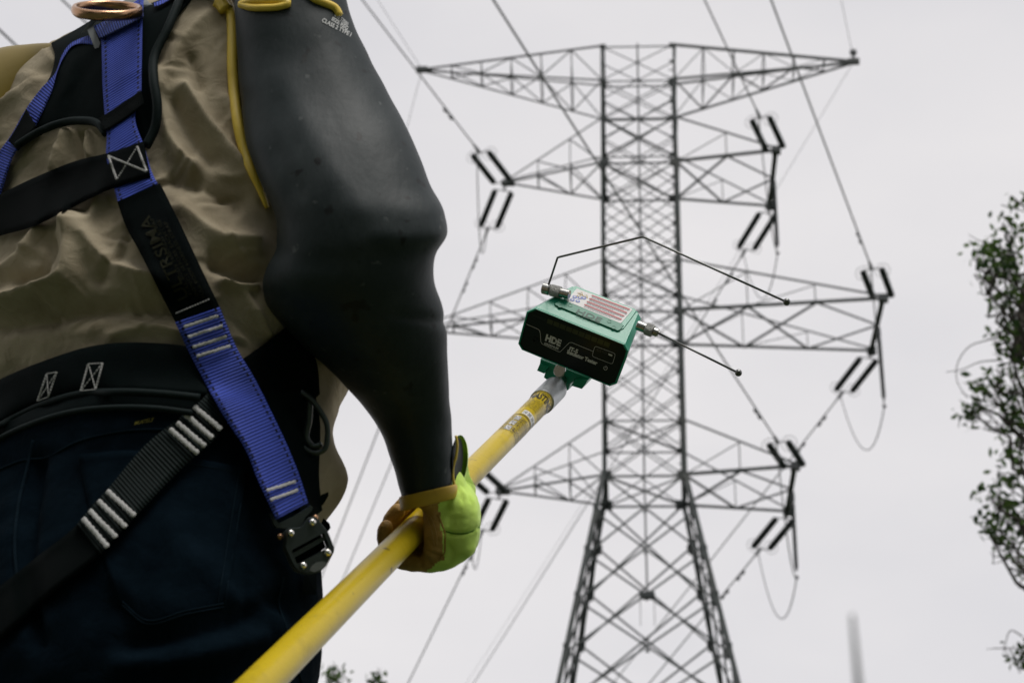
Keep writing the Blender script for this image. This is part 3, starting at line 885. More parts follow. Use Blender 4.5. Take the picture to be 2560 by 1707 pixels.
d += .0020 * np.maximum(0, 1 - 1.3 * np.abs(wr)) + .0020 * wr + .0006 * np.maximum(0, 1 - 1.5 * np.abs(wr2)) - .001
# small sharp creases, each a ridge beside a valley, running out along the pull of the harness
rc = np.random.default_rng(55)
for _ in range(95):
    cx_, cy_ = rc.uniform(-20, 680), rc.uniform(40, 850)
    an_ = rc.choice([.95, .25, 2.2]) + rc.normal() * .35; Lc = rc.uniform(35, 120); wd = rc.uniform(5, 10); am = rc.uniform(.0009, .0026) * rc.choice([-1, 1])
    e_ = np.array([math.cos(an_), math.sin(an_)]); n_ = np.array([-e_[1], e_[0]])
    q = px - np.array([cx_, cy_]); u_ = q @ e_; kk = rc.normal() * .0025
    w_ = q @ n_ - kk * u_ ** 2
    m_ = (np.abs(u_) < Lc) & (np.abs(w_) < wd * 5)
    if m_.any():
        env = np.cos(u_[m_] / Lc * math.pi / 2) ** 1.5
        d[m_] += am * env * (np.exp(-(w_[m_] / wd) ** 2) - .7 * np.exp(-((w_[m_] - 1.6 * wd) / (wd * 1.3)) ** 2))
zr = V[:, 2]
# loose shirt tail on the right front side
lx, ly = (V - ctr_) @ RD, (V - ctr_) @ FD
ang = np.arctan2(ly, lx)
tail = np.exp(-((ang - .50) / .34) ** 2)
d += tail * (.030 * np.exp(-((zr - 1.005) / .042) ** 2) - .012 * np.exp(-((zr - .93) / .02) ** 2) + .012 * np.exp(-((zr - 1.09) / .06) ** 2))
leftness = np.clip(-np.cos(ang), 0, 1) ** 2                        # the far shoulder reaches further out
d += .042 * leftness * np.exp(-((zr - 1.40) / .11) ** 2)
d *= np.clip((1.58 - zr) / .06, 0, 1)
V = V + Nr * d[:, None]
person_loc = np.array([-.34, 1.74, 0])

def ell(c, r, R=None): return ball(c, 1.0, 16, 10, r, R)
def chain(mb, pts, rads, n=14):
    P = resample(pts, max(6, len(pts) * 4)); s = np.linspace(0, 1, len(P))
    R_ = np.interp(s, np.linspace(0, 1, len(rads)), rads)
    mb.put(*tube(P, list(R_), n))
    mb.put(*ball(P[0], R_[0], n, 8)); mb.put(*ball(P[-1], R_[-1], n, 8))
# ---- key joints
def ax(c, right, fwd, z): return np.array([c[0], c[1], 0]) + RD * right + FD * fwd + np.array([0, 0, z])
C0 = np.array([-.305 + BX, 1.622 + BY])
SLV = [  # left edge, right edge (2352-wide pixels), centre depth, depth roundness
    ((400, -35), (500, -135), 1.96, .8), ((465, -48), (620, -158), 1.95, .8), ((518, -45), (720, -130), 1.93, .85), ((540, -18), (772, -58), 1.915, .84), ((545, 30), (800, 30), 1.90, .82), ((549, 120), (845, 125), 1.885, .80), ((550, 215), (890, 215), 1.865, .78),
    ((566, 330), (945, 322), 1.835, .76), ((604, 425), (995, 432), 1.81, .74), ((636, 505), (1028, 492), 1.795, .72), ((634, 560), (1032, 535), 1.79, .70),
    ((612, 612), (1006, 582), 1.79, .70), ((600, 662), (1000, 640), 1.795, .72), ((642, 738), (1020, 720), 1.81, .76), ((735, 827), (1028, 820), 1.825, .82),
    ((803, 900), (1033, 895), 1.84, .85), ((860, 975), (1039, 970), 1.855, .88), ((900, 1068), (1044, 1050), 1.858, .92), ((921, 1140), (1044, 1112), 1.862, .98)]
def slv_ring(Lp, Rp, dep, k, n=72, grow=0.0):
    l, r_ = pt(*DD(*Lp), dep), pt(*DD(*Rp), dep)
    c = (l + r_) / 2; u = (r_ - l) / 2; w = unit(c - CC) * np.linalg.norm(u) * k
    g = 1 + grow / np.linalg.norm(u)
    t = np.linspace(0, 2 * math.pi, n, endpoint=False)
    return c + g * (np.cos(t)[:, None] * u + np.sin(t)[:, None] * w)
sl = np.array([[*a, *b, c, k] for a, b, c, k in SLV], float)
seg = np.concatenate([[0], np.cumsum(np.linalg.norm(np.diff((sl[:, 0:2] + sl[:, 2:4]) / 2, axis=0), axis=1))])
tt = np.linspace(0, seg[-1], 150)
sd = cub(seg, sl, tt)
sl_rings = [slv_ring(q[0:2], q[2:4], q[4], q[5]) for q in sd]
arm_c = [r_.mean(axis=0) for r_ in sl_rings]
SHO_R, ELB_R, WRI_R = arm_c[24], arm_c[92], arm_c[-1]
SHO_L = pt(60, 260, 2.12); ELB_L = pt(-120, 690, 2.03); WRI_L = pt(-75, 905, 2.08)
HIP = ax(C0, -.0, 0, .90)

# ---- body: one continuous skin (trunk, neck, head, arms, legs)
bm_ = MB()
bm_.put(*loft([tring(z, q[0], q[1], q[2] * .90, q[3] * .88, n=40) for z, q in list(zip(zs, S2))[::8]]))
bm_.put(*loft([tring(z, -.318 + BX, 1.625 + BY, a, b, n=40) for z, a, b in ((1.0, .165, .11), (.9, .175, .12), (.8, .172, .12), (.74, .15, .10))]))
NECK = np.array([-.297 + BX, 1.64 + BY, 1.60]); HEAD = NECK + FD * .035 + np.array([0, 0, .155])
chain(bm_, [NECK - EZ * .06, NECK + FD * .01 + EZ * .06], [.062, .058])
Rh = np.stack([RD, FD, EZ], 1)
bm_.put(*ell(HEAD + EZ * .03, (.077, .098, .105), Rh))
bm_.put(*ell(HEAD + FD * .035 - EZ * .055, (.056, .062, .062), Rh))
bm_.put(*ell(HEAD + FD * .100 - EZ * .010, (.013, .020, .024), Rh))
bm_.put(*ell(HEAD + FD * .093 - EZ * .052, (.025, .010, .008), Rh))
bm_.put(*ell(HEAD + FD * .086 + EZ * .035, (.045, .014, .010), Rh))
for s in (-1, 1): bm_.put(*ell(HEAD + RD * .079 * s - EZ * .005 - FD * .005, (.010, .020, .033), Rh))
chain(bm_, [arm_c[k] for k in (24, 45, 65, 80, 95, 112, 130, 149)], [.030, .034, .036, .036, .034, .026, .019, .016])
chain(bm_, [ax(C0, .10, 0, 1.42), lerp(ax(C0, .10, 0, 1.42), SHO_R, .7), SHO_R], [.05, .04, .03])
chain(bm_, [ax(C0, -.10, 0, 1.47), SHO_L, ELB_L, WRI_L], [.045, .035, .035, .032, .026])
LEGS = []
for s in (-1, 1):
    hp = ax((-.318 + BX, 1.625 + BY), .092 * s, .0, .80); kn = ax((-.318 + BX, 1.625 + BY), .105 * s, .03, .47); an_ = ax((-.318 + BX, 1.625 + BY), .115 * s, -.01, .09)
    LEGS.append((hp, kn, an_))
    chain(bm_, [hp, kn, an_], [.082, .062, .052, .05, .036])
person = bm_.build('person', M['skin'])
evaluated(person, .011, 6)
tag(person, 'worker seen from behind in khaki shirt, blue harness and jeans, holding the yellow pole', 'person')
eye_w = mat('eye_white', (.7, .7, .68), .3)
for s in (-1, 1):
    add('eye', *ball(HEAD + RD * .032 * s + FD * .085 + EZ * .012, .0125, 12, 8), eye_w, person, smooth=True)
hb = MB()
hb.put(*ell(HEAD + EZ * .042 - FD * .012, (.084, .100, .105), Rh)); hb.put(*ell(HEAD - FD * .055 - EZ * .02, (.070, .050, .075), Rh))
hair = hb.build('hair', M['hair'], person)
evaluated(hair, .007, 3)
hv = mesh_np(hair); hv += .003 * np.stack([vnoise(hv, 31, 140, 2)] * 3, 1); hair.data.vertices.foreach_set('co', hv.ravel())

shirt = add('shirt', V, loft([V[i * NR:(i + 1) * NR] for i in range(len(zs))], cap=False)[1], M['shirt'], person, smooth=True)
cl = [tring(z, -.297 + BX, 1.64 + BY, a, b, 2.0, 60) for z, a, b in ((1.575, .072, .068), (1.60, .070, .068), (1.625, .067, .066), (1.626, .062, .061), (1.59, .060, .06))]
add('collar', *loft(cl, cap=False), M['shirt'], shirt, smooth=True)

# ---- jeans
jb = MB()
jz = [(1.035, .186, .130), (.985, .190, .134), (.95, .193, .137), (.90, .199, .146), (.85, .202, .152), (.80, .200, .150), (.76, .192, .140), (.735, .17, .12)]
jb.put(*loft([tring(z, -.322 + BX - (.004 if z < .95 else 0), 1.622 + BY, a, b, 2.5, 80) for z, a, b in jz]))
for hp, kn, an_ in LEGS: chain(jb, [hp + EZ * .03, kn, an_ + EZ * .02], [.108, .098, .084, .078, .074], 24)
jeans = jb.build('jeans', M['jeans'], person)
evaluated(jeans, .0065, 10)
jv = mesh_np(jeans)
jn = np.zeros(len(jv) * 3); jeans.data.vertices.foreach_get('normal', jn); jn = jn.reshape(-1, 3)
jpx = proj(jv)
jd = .0022 * vnoise(jv * np.array([1, 1, 1.5]), 8, 22, 3)
for line, amp, wd in [([(330, 1610), (450, 1585), (560, 1560), (700, 1500)], -9, 26), ([(300, 1660), (480, 1640), (650, 1590)], 8, 28), ([(420, 1340), (520, 1430), (590, 1500)], 7, 24),
                      ([(420, 1700), (560, 1690), (690, 1640)], -8, 22), ([(90, 1150), (70, 1300), (60, 1450), (90, 1600)], -12, 22), ([(640, 1500), (700, 1560), (730, 1640)], 6, 20), ([(250, 1400), (330, 1480), (420, 1500)], 5, 22)]:
    jd += amp * .001 * np.exp(-(polydist(jpx, np.array(line, float)) / wd) ** 2)
jv = jv + jn * jd[:, None]
jeans.data.vertices.foreach_set('co', jv.ravel()); jeans.data.update()
for (hp, kn, an_), s in zip(LEGS, (-1, 1)):
    bb = MB(); g = an_.copy(); g[2] = 0
    chain(bb, [an_ + EZ * .08, g + EZ * .06], [.056, .052]); chain(bb, [g + EZ * .042 - FD * .035, g + EZ * .042 + FD * .13], [.042, .044, .038])
    bb.put(*box_between(g - FD * .075 + EZ * .013, g + FD * .165 + EZ * .013, .088, .026))
    bo = bb.build('boot', M['boot'], person); evaluated(bo, .008, 3)

# ---- surfaces the harness lies on
def bvh_of(objs):
    vs, fs = [], []
    for o in objs:
        v = mesh_np(o); k = len(vs); vs += [tuple(q) for q in v]; fs += [tuple(i + k for i in p.vertices) for p in o.data.polygons]
    return BVHTree.FromPolygons(vs, fs)
BV = bvh_of([shirt, jeans])
def depth_at(x, y, bv=None):
    r_ = ray(x, y); n = np.linalg.norm(r_)
    h = (bv or BV).ray_cast(Vector(CC), Vector(r_ / n))
    return h[3] / n if h[0] is not None else np.nan
def fillnan(a):
    a = np.array(a, float)
    for r_ in a:
        ok = ~np.isnan(r_)
        if ok.any(): r_[~ok] = np.interp(np.flatnonzero(~ok), np.flatnonzero(ok), r_[ok])
    ok = ~np.isnan(a[:, 0]); idx = np.arange(len(a))
    for k in range(a.shape[1]):
        ok = ~np.isnan(a[:, k])
        if ok.any(): a[~ok, k] = np.interp(idx[~ok], idx[ok], a[ok, k])
    return a
def blur(a, n, axis):
    for _ in range(n):
        p = np.concatenate([a.take([0], axis), a, a.take([-1], axis)], axis)
        m = a.shape[axis]
        a = (p.take(range(0, m), axis) + 2 * p.take(range(1, m + 1), axis) + p.take(range(2, m + 2), axis)) / 4
    return a
def patch(name, rows, off, thick, material, parent, nu=9, nv=40, soft=10, bulge=0.0, lift=None, flat=.35):
    """sheet of cloth laid on the body: rows of photo points -> points on the body surface, then given thickness"""
    R_ = np.stack([resample(r_, nu, smooth=len(r_) > 2) for r_ in rows])           # rows x nu x 2
    ln = np.concatenate([[0], np.cumsum(np.linalg.norm(np.diff(R_.mean(axis=1), axis=0), axis=1))])
    G = cub(ln, R_.reshape(len(rows), -1), np.linspace(0, ln[-1], nv)).reshape(nv, nu, 2) if len(rows) > 2 else np.stack([R_[0] * (1 - t) + R_[-1] * t for t in np.linspace(0, 1, nv)])
    Dp = fillnan([[depth_at(x, y) for x, y in r_] for r_ in G])
    sm = blur(blur(Dp, soft, 0), 3, 1)
    Dp = np.minimum(Dp, sm) * (1 - flat) + sm * flat
    Dp = blur(Dp, 2, 0) - off
    if lift is not None: Dp = Dp - np.interp(np.linspace(0, 1, nv), np.linspace(0, 1, len(lift)), lift)[:, None]
    if bulge:
        e = np.minimum(np.minimum(np.arange(nv)[:, None], nv - 1 - np.arange(nv)[:, None]), np.minimum(np.arange(nu)[None], nu - 1 - np.arange(nu)[None]))
        Dp = Dp - bulge * (1 - np.exp(-e / 1.5))
    top = np.array([[pt(x, y, q) for (x, y), q in zip(r_, dr)] for r_, dr in zip(G, Dp)])
    bot = np.array([[pt(x, y, q + thick) for (x, y), q in zip(r_, dr)] for r_, dr in zip(G, Dp)])
    al = np.concatenate([[0], np.cumsum(np.linalg.norm(np.diff(top[:, nu // 2], axis=0), axis=1))])
    uv = np.array([[(k / (nu - 1), al[i]) for k in range(nu)] for i in range(nv)])
    v = np.concatenate([top.reshape(-1, 3), bot.reshape(-1, 3)]); n1 = nu * nv; f = []
    for i in range(nv - 1):
        for k in range(nu - 1):
            a, b, c, e_ = i * nu + k, i * nu + k + 1, (i + 1) * nu + k + 1, (i + 1) * nu + k
            f.append((a, e_, c, b)); f.append((a + n1, b + n1, c + n1, e_ + n1))
    rim = [k for k in range(nu)] + [i * nu + nu - 1 for i in range(1, nv)] + [(nv - 1) * nu + k for k in range(nu - 2, -1, -1)] + [i * nu for i in range(nv - 2, 0, -1)]
    for i in range(len(rim)):
        a, b = rim[i], rim[(i + 1) % len(rim)]
        f.append((a, b, b + n1, a + n1))
    o = add(name, v, f, material, parent, smooth=True, uvs=np.concatenate([uv.reshape(-1, 2)] * 2))
    return o, G, Dp
def strap(name, Le, Re, off, thick, material, parent, nv=60, nu=7, **kw):
    """webbing strap between a left and a right edge line"""
    n = 24
    a, b = resample(Le, n), resample(Re, n)
    return patch(name, [np.array([p, q]) for p, q in zip(a, b)], off, thick, material, parent, nu=nu, nv=nv, **kw)

harness = empty('safety_harness', person_loc, parent=person)
harness['label'] = 'full body safety harness of blue and black webbing'
# back pad, waist pad
pad_rows = [[(128, 108), (200, 68), (262, 30), (330, -6), (420, -40), (550, -75)], [(136, 150), (230, 120), (330, 90), (425, 70)], [(118, 205), (240, 200), (330, 190), (384, 185)],
            [(78, 262), (200, 262), (300, 262), (388, 255)], [(58, 305), (130, 295), (200, 288), (262, 305), (320, 318), (390, 312)], [(42, 362), (92, 330), (150, 306), (198, 299), (245, 307), (268, 334), (315, 352), (366, 368)]]
bpad, _, _ = patch('back_pad', pad_rows, .006, .012, M['pad'], harness, nu=44, nv=44, soft=14, bulge=.006)
def cord(name, pts, r_, off, material, parent, n=40, bv=None, nt_=6, sy=1.0):
    P = resample(pts, n); Dp = fillnan(np.array([[depth_at(x, y, bv) for x, y in P]]))[0]
    Dp = blur(Dp[:, None], 3, 0)[:, 0] - off
    return add(name, *tube([pt(x, y, q) for (x, y), q in zip(P, Dp)], r_, nt_, sy=sy), material, parent, smooth=True)
cord('pad_binding', [(42, 364), (92, 333), (150, 309), (198, 302), (245, 310), (266, 336)], .004, .017, M['pad_edge'], harness)
cord('pad_binding', [(470, -50), (420, 70), (384, 150), (384, 200), (393, 262), (388, 318), (364, 368)], .0045, .016, M['pad_edge'], harness)
wp_rows = [[(-90, 1000), (0, 948), (134, 893), (223, 866), (312, 856), (402, 858), (480, 866), (560, 880)], [(-85, 1050), (0, 1005), (110, 955), (223, 925), (312, 920), (402, 922), (490, 930), (580, 945)],
           [(-80, 1110), (0, 1062), (100, 1012), (190, 985), (300, 978), (402, 982), (500, 992), (600, 1010)]]
wpad, _, _ = patch('waist_pad', wp_rows, .010, .014, M['pad'], harness, nu=50, nv=14, soft=8, bulge=.008)
for rows, rr in (([(-80, 1112), (0, 1064), (100, 1014), (190, 987), (300, 980), (402, 984), (500, 994)], .0035), ([(-80, 1150), (0, 1096), (89, 1056), (179, 1030), (290, 1019), (402, 1022), (480, 1032)], .0028)):
    cord('pad_binding', rows, rr, .019, M['pad_edge'], harness, n=60)
# trim strip between the two bindings
patch('pad_trim', [[(-80, 1112), (0, 1066), (100, 1016), (190, 989), (300, 982), (402, 986), (500, 996)], [(-80, 1150), (0, 1094), (89, 1054), (179, 1028), (290, 1017), (402, 1020), (490, 1030)]], .008, .008, M['pad'], harness, nu=40, nv=5, soft=4)
# hip webbing going round to the front, under the arm
patch('hip_strap', [[(595, 905), (660, 860), (730, 805)], [(640, 985), (720, 945), (790, 900)], [(690, 1060), (750, 1030), (800, 985)]], .010, .006, M['web_plain'], harness, nu=12, nv=12, soft=6)

patch('hip_pad', [[(640, 985), (720, 950), (772, 925)], [(690, 1090), (750, 1075), (800, 1050)], [(725, 1190), (765, 1195), (798, 1195)], [(752, 1290), (785, 1290), (806, 1275)]], .010, .006, M['pad'], harness, nu=12, nv=16, soft=5)
# straps
strap('strap', [(250, 60), (253, 102), (257, 225), (263, 300), (267, 336), (265, 385), (278, 440), (296, 512)], [(360, -10), (357, 45), (354, 180), (352, 240), (338, 292), (361, 367), (384, 440), (398, 466)], .019, .003, M['web_blue'], harness, nv=80,
      lift=[0, 0, 0, 0, .004, .004, .002, 0])
label_sleeve, GL, DL = strap('label_sleeve', [(293, 504), (312, 560), (350, 632), (388, 707), (420, 770), (444, 816)], [(400, 458), (451, 560), (498, 660), (542, 752), (556, 782)], .020, .006, M['web_plain'], harness, nv=50)
strap('strap', [(438, 806), (473, 881), (515, 960), (558, 1038), (616, 1129), (643, 1196), (690, 1298)], [(549, 768), (598, 881), (634, 941), (679, 1030), (723, 1124), (748, 1187), (770, 1256)], .021, .0034, M['web_blue'], harness, nv=90,
      lift=[0, 0, .004, .004, .006, .01, .014])
strap('strap', [(238, 85), (205, 95), (178, 108), (160, 128), (150, 150), (142, 176), (100, 225), (65, 273), (27, 339), (-10, 390), (-60, 470)],
      [(237, 114), (205, 110), (184, 114), (168, 132), (155, 152), (144, 178), (131, 225), (110, 273), (82, 328), (43, 375), (0, 494)], .014, .003, M['web_blue'], harness, nv=70)
strap('keeper_band', [(247, 296), (300, 262), (352, 226)], [(262, 330), (310, 300), (362, 262)], .026, .0025, M['web_plain'], harness, nv=20)
strap('keeper_band', [(20, 352), (40, 320), (66, 272)], [(46, 378), (64, 350), (92, 318)], .020, .003, M['web_plain'], harness, nv=16)
strap('chest_strap', [(359, 353), (265, 384), (204, 398), (102, 437), (0, 486), (-60, 520)], [(377, 443), (286, 470), (163, 528), (82, 567), (0, 590), (-60, 610)], .0235, .003, M['web_plain'], harness, nv=60)
strap('leg_strap', [(530, 968), (513, 989), (433, 1055), (376, 1100), (267, 1224), (205, 1294), (193, 1309)], [(600, 1030), (562, 1064), (530, 1105), (492, 1137), (341, 1288), (265, 1369), (252, 1384)], .012, .003, M['web_black'], harness, nv=100)
strap('leg_strap', [(240, 1250), (190, 1312), (100, 1385), (-40, 1495)], [(300, 1330), (245, 1390), (140, 1475), (-20, 1620)], .008, .003, M['web_plain'], harness, nv=40)
def bar(name, p, q, w, off, material=None, th=.0010, n=15, fuzz=.5):
    """a bar of stitching between two photo points"""
    p, q = np.array(p, float), np.array(q, float); t_ = unit(q - p); s = np.array([-t_[1], t_[0]]) * w / 2
    r_ = rng.uniform(-fuzz, fuzz, (n, 2))
    le = [lerp(p, q, t) + s * (1.18 if i % 2 else .82) + r_[i] for i, t in enumerate(np.linspace(0, 1, n))]; re = [lerp(p, q, t) - s * (1.18 if i % 2 else .82) + r_[i] for i, t in enumerate(np.linspace(0, 1, n))]
    return strap(name, le, re, off, th, material or M['stitch'], harness, nv=n * 2, nu=3, soft=4)[0]
def Z3(x, y): return (x / 2.24, 560 + y / 2.24)
def Z5(x, y): return (x / 2.583, 1100 + y / 2.583)
for a, b in (((1085, 1020), (1240, 1150)), ((1040, 1065), (1190, 1197)), ((990, 1110), (1150, 1245)), ((950, 1145), (1110, 1285))): bar('stitch_bar', Z3(*a), Z3(*b), 13, .0165)
for a, b in (((690, 325), (872, 488)), ((633, 388), (815, 562)), ((575, 450), (752, 628)), ((535, 502), (697, 690))): bar('stitch_bar', Z5(*a), Z5(*b), 13, .0165)
for a, b in (((1030, 577), (1222, 515)), ((1052, 633), (1246, 570)), ((1078, 690), (1270, 630)), ((1100, 742), (1292, 682))): bar('stitch_bar', Z3(*a), Z3(*b), 8, .0265)
for k, (a, b) in enumerate((((1720, 325), (1910, 265)), ((1745, 385), (1925, 320)))): bar('stitch_bar', Z5(*a), Z5(*b), 8, .0365)
def dashes(name, p, q, n, w, off, duty=.62):
    p, q = np.array(p, float), np.array(q, float); mb = MB()
    for i in range(n):
        a, b = lerp(p, q, i / n), lerp(p, q, (i + duty) / n)
        da, db = depth_at(*a), depth_at(*b)
        if np.isnan(da) or np.isnan(db): continue
        mb.put(*tube([pt(*a, da - off), pt(*b, db - off)], w, 5))
    if mb.v: mb.build(name, M['stitch'], harness)
B_ = [(271, 390), (343, 367), (367, 429), (292, 449)]
for i, j in ((0, 3), (1, 2), (0, 2)): dashes('stitch_line', B_[i], B_[j], 15 if i != j else 1, .0011, .0315, .75)
dashes('stitch_line', B_[1], B_[3], 14, .0007, .0315, .6)
for C4 in ([Z3(262, 838), Z3(318, 828), Z3(270, 968), Z3(210, 990)], [Z3(495, 782), Z3(575, 778), Z3(535, 925), Z3(452, 934)]):
    for i in range(4): dashes('stitch_line', C4[i], C4[(i + 1) % 4], 9 if i % 2 else 5, .0009 if i % 2 else .0005, .0245, .72)
    dashes('stitch_line', C4[0], C4[2], 9, .0006, .0245, .7); dashes('stitch_line', C4[1], C4[3], 9, .0006, .0245, .7)
dashes('stitch_line', Z3(985, 500), Z3(1178, 418), 13, .0005, .0275, .6)

# lettering printed down the label sleeve (faint olive)
def text_mesh(s, bold=0.0):
    cu = bpy.data.curves.new('t', 'FONT'); cu.body = s; cu.offset = bold; cu.resolution_u = 3
    o = bpy.data.objects.new('t', cu); COL.objects.link(o)
    dg = bpy.context.evaluated_depsgraph_get(); me = bpy.data.meshes.new_from_object(o.evaluated_get(dg))
    v = np.zeros(len(me.vertices) * 3); me.vertices.foreach_get('co', v); v = v.reshape(-1, 3)
    f = [tuple(p.vertices) for p in me.polygons]
    bpy.data.objects.remove(o); bpy.data.curves.remove(cu); bpy.data.meshes.remove(me)
    v[:, 0] -= v[:, 0].min(); wd = v[:, 0].max(); v[:, 0] /= wd
    v[:, 1] /= 0.70
    return v[:, :2], f, wd / .70
def text_px(name, s, o, ex, ey, place, material, parent, bold=0.0):
    """text whose baseline runs from photo point o along ex, cap height along ey"""
    v, f, _ = text_mesh(s, bold)
    P = [np.array(o) + np.array(ex) * a + np.array(ey) * b for a, b in v]
    return add(name, [place(*p) for p in P], f, material, parent)
olive = mat('olive_print', (0.013, 0.014, 0.005), .7, spec=.1)
_gl = GL.reshape(-1, 2); _dl = DL.ravel()
def pls(x, y):
    w_ = 1 / (((_gl - np.array([x, y])) ** 2).sum(axis=1) + 4) ** 2
    return pt(x, y, float((w_ * _dl).sum() / w_.sum()) - .0012)
text_px('printed_name', 'ULTRSIMA', (472, 742), (-100, -205), (-26, 12), pls, olive, harness, .01)
for k in range(3): text_px('printed_name', 'FULL BODY HARNESS STRAP' if k != 1 else 'INSPECT BEFORE EACH USE', (514 - 17 * k, 742 - 4 * k), (-98, -190), (-8, 4), pls, olive, harness)
text_px('brand_tab', 'MUSTELE', Z3(752, 1124), (46, -9), (3, -9), lambda x, y: pt(x, y, depth_at(x, y) - .012), mat('yellow_thread', (.20, .17, .01), .8), harness, .01)

# dorsal D-ring with its plates and the folded webbing below it
dr_d = depth_at(300, 60) - .045
c_ = pt(268, 27, dr_d)
ring = [c_ + RT * (.0305 * math.cos(t)) + UP * (.0105 * math.sin(t) - .0016 * math.cos(t)) + FW * (.034 * math.sin(t)) for t in np.linspace(0, 2 * math.pi, 41)]
add('d_ring', *tube(ring, .0034, 10, cap=False, sx=1.0, sy=1.5), M['brass'], harness, smooth=True)
def ZA(x, y): return (x / 5.2275, y / 5.2275)
def slab(name, pts, off, thick, material, parent, flat=True):
    P = [np.array(q, float) for q in pts]
    ds = fillnan(np.array([[depth_at(*q) for q in P]]))[0]
    if flat: ds = np.full(len(P), np.mean(ds)) * .6 + ds * .4
    n = len(P)
    v = [pt(*q, e - off) for q, e in zip(P, ds)] + [pt(*q, e - off + thick) for q, e in zip(P, ds)]
    f = [tuple(range(n)), tuple(range(2 * n - 1, n - 1, -1))] + [((i + 1) % n, i, i + n, (i + 1) % n + n) for i in range(n)]
    return add(name, v, f, material, parent)
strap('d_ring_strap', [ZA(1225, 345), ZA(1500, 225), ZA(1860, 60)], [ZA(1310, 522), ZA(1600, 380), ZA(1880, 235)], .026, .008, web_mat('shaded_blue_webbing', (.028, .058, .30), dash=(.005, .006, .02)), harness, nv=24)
slab('d_ring_plate', [ZA(*q) for q in ((1060, 440), (1200, 260), (1300, 235), (1215, 335), (1325, 610), (1240, 640), (1140, 395))], .030, .006, M['grey_plastic'], harness)
slab('d_ring_plate', [ZA(*q) for q in ((1560, 40), (1700, -30), (2000, -60), (1990, 60), (1960, 200), (1890, 285), (1850, 190), (1820, 70))], .034, .006, M['grey_plastic'], harness)
strap('shoulder_web', [ZA(2010, 40), ZA(2091, 10), (440, -30)], [ZA(2020, 90), ZA(2091, 70), (440, -10)], .018, .003, M['web_blue'], harness, nv=14)

# quick-connect buckle on the thigh strap
bc = depth_at(*Z2(640, 1050))
bdep = np.nanmean([depth_at(*Z2(x, y)) for x, y in ((450, 950), (650, 1100), (600, 800))]) - .040
BP0 = pt(*Z2(660, 1050), bdep); BN = unit(-FW * .86 + RT * .28 + UP * .16)
def plate(mb, pts, z0, z1, m=0, holes=None):
    P = [Z2(*q) for q in pts]; n = len(P)
    a = [pl(*q, BP0, BN) + BN * z1 for q in P]; b = [pl(*q, BP0, BN) + BN * z0 for q in P]
    f = [tuple(range(n)), tuple(range(2 * n - 1, n - 1, -1))] + [((i + 1) % n, i, i + n, (i + 1) % n + n) for i in range(n)]
    mb.put(a + b, f, m)
buckle = empty('buckle', person_loc, parent=harness)
buckle['label'] = 'gunmetal quick-connect buckle with four bright rivets'
bp_ = [(360, 880), (400, 845), (560, 828), (610, 775), (665, 702), (740, 690), (790, 722), (885, 835), (930, 900), (1005, 1090), (1002, 1150), (940, 1262), (900, 1335), (820, 1412), (680, 1438), (540, 1412), (470, 1332), (365, 1100), (375, 1000)]
slot = [(445, 1130), (870, 900), (940, 1090), (520, 1310)]
mb = MB()
def ringplate(outer, inner, z0, z1):
    """plate with a hole: walk the outer line, joining each point to its nearest point on the hole"""
    O = resample(outer + [outer[0]], 73, smooth=False)[:-1]; I = []
    In = resample(inner + [inner[0]], 161, smooth=False)[:-1]
    c = np.mean(inner, axis=0); angs = np.arctan2(In[:, 1] - c[1], In[:, 0] - c[0])
    for q in O:
        a = math.atan2(q[1] - c[1], q[0] - c[0]); I.append(In[np.argmin(np.abs(np.angle(np.exp(1j * (angs - a)))))])
    n = len(O); v = []
    for L3, z in ((O, z1 - .0012), (O * .965 + c * .035, z1), (I, z1), (I, z0), (O, z0)):
        v += [pl(*Z2(*q), BP0, BN) + BN * z for q in L3]
    f = []
    for k in range(4):
        for i in range(n):
            j = (i + 1) % n; f.append((k * n + i, k * n + j, (k + 1) * n + j, (k + 1) * n + i))
    return v, f
mb.put(*ringplate(bp_, slot, -.006, .006)); mb.build('buckle_plate', M['gun'], buckle)
mb = MB(); plate(mb, [(170, 650), (200, 640), (222, 690), (290, 772), (500, 672), (690, 555), (690, 532), (732, 560), (722, 610), (640, 690), (575, 822), (400, 846), (262, 832), (232, 800)], -.004, .003); mb.build('buckle_tongue', M['gun'], buckle)
mb = MB(); plate(mb, [(440, 1180), (890, 930), (910, 985), (470, 1235)], -.003, .003); mb.build('buckle_crossbar', M['gun'], buckle)
mb = MB(); plate(mb, [(455, 1130), (870, 905), (935, 1085), (530, 1305)], -.012, -.006); mb.build('buckle_backing', M['pad'], buckle)
mb = MB(); plate(mb, [(680, 1395), (700, 1340), (760, 1290), (840, 1275), (900, 1285), (890, 1320), (830, 1380), (740, 1415)], .005, .0072); mb.build('buckle_emblem', M['grey_plastic'], buckle)
for q in ((435, 908), (715, 765), (910, 1158), (595, 1328)):
    add('rivet', *ball(pl(*Z2(*q), BP0, BN) + BN * .006, .0036, 14, 8), M['rivet'], buckle, smooth=True)
for q in ((310, 945), (770, 700)):
    add('pivot', *ball(pl(*Z2(*q), BP0, BN), .0032, 10, 6), M['brass'], buckle, smooth=True)
slab('strap_end', [Z2(850, 400), Z2(945, 360), Z2(948, 410), Z2(870, 540), Z2(820, 500)], .03, .006, M['web_plain'], harness)
slab('strap_end', [Z2(880, 700), Z2(960, 770), Z2(975, 830), Z2(930, 890), Z2(840, 800)], .034, .006, M['web_plain'], harness)
slab('thigh_strap', [Z2(640, 1380), Z2(790, 1400), Z2(792, 1700), Z2(600, 1700)], .02, .004, M['web_plain'], harness)
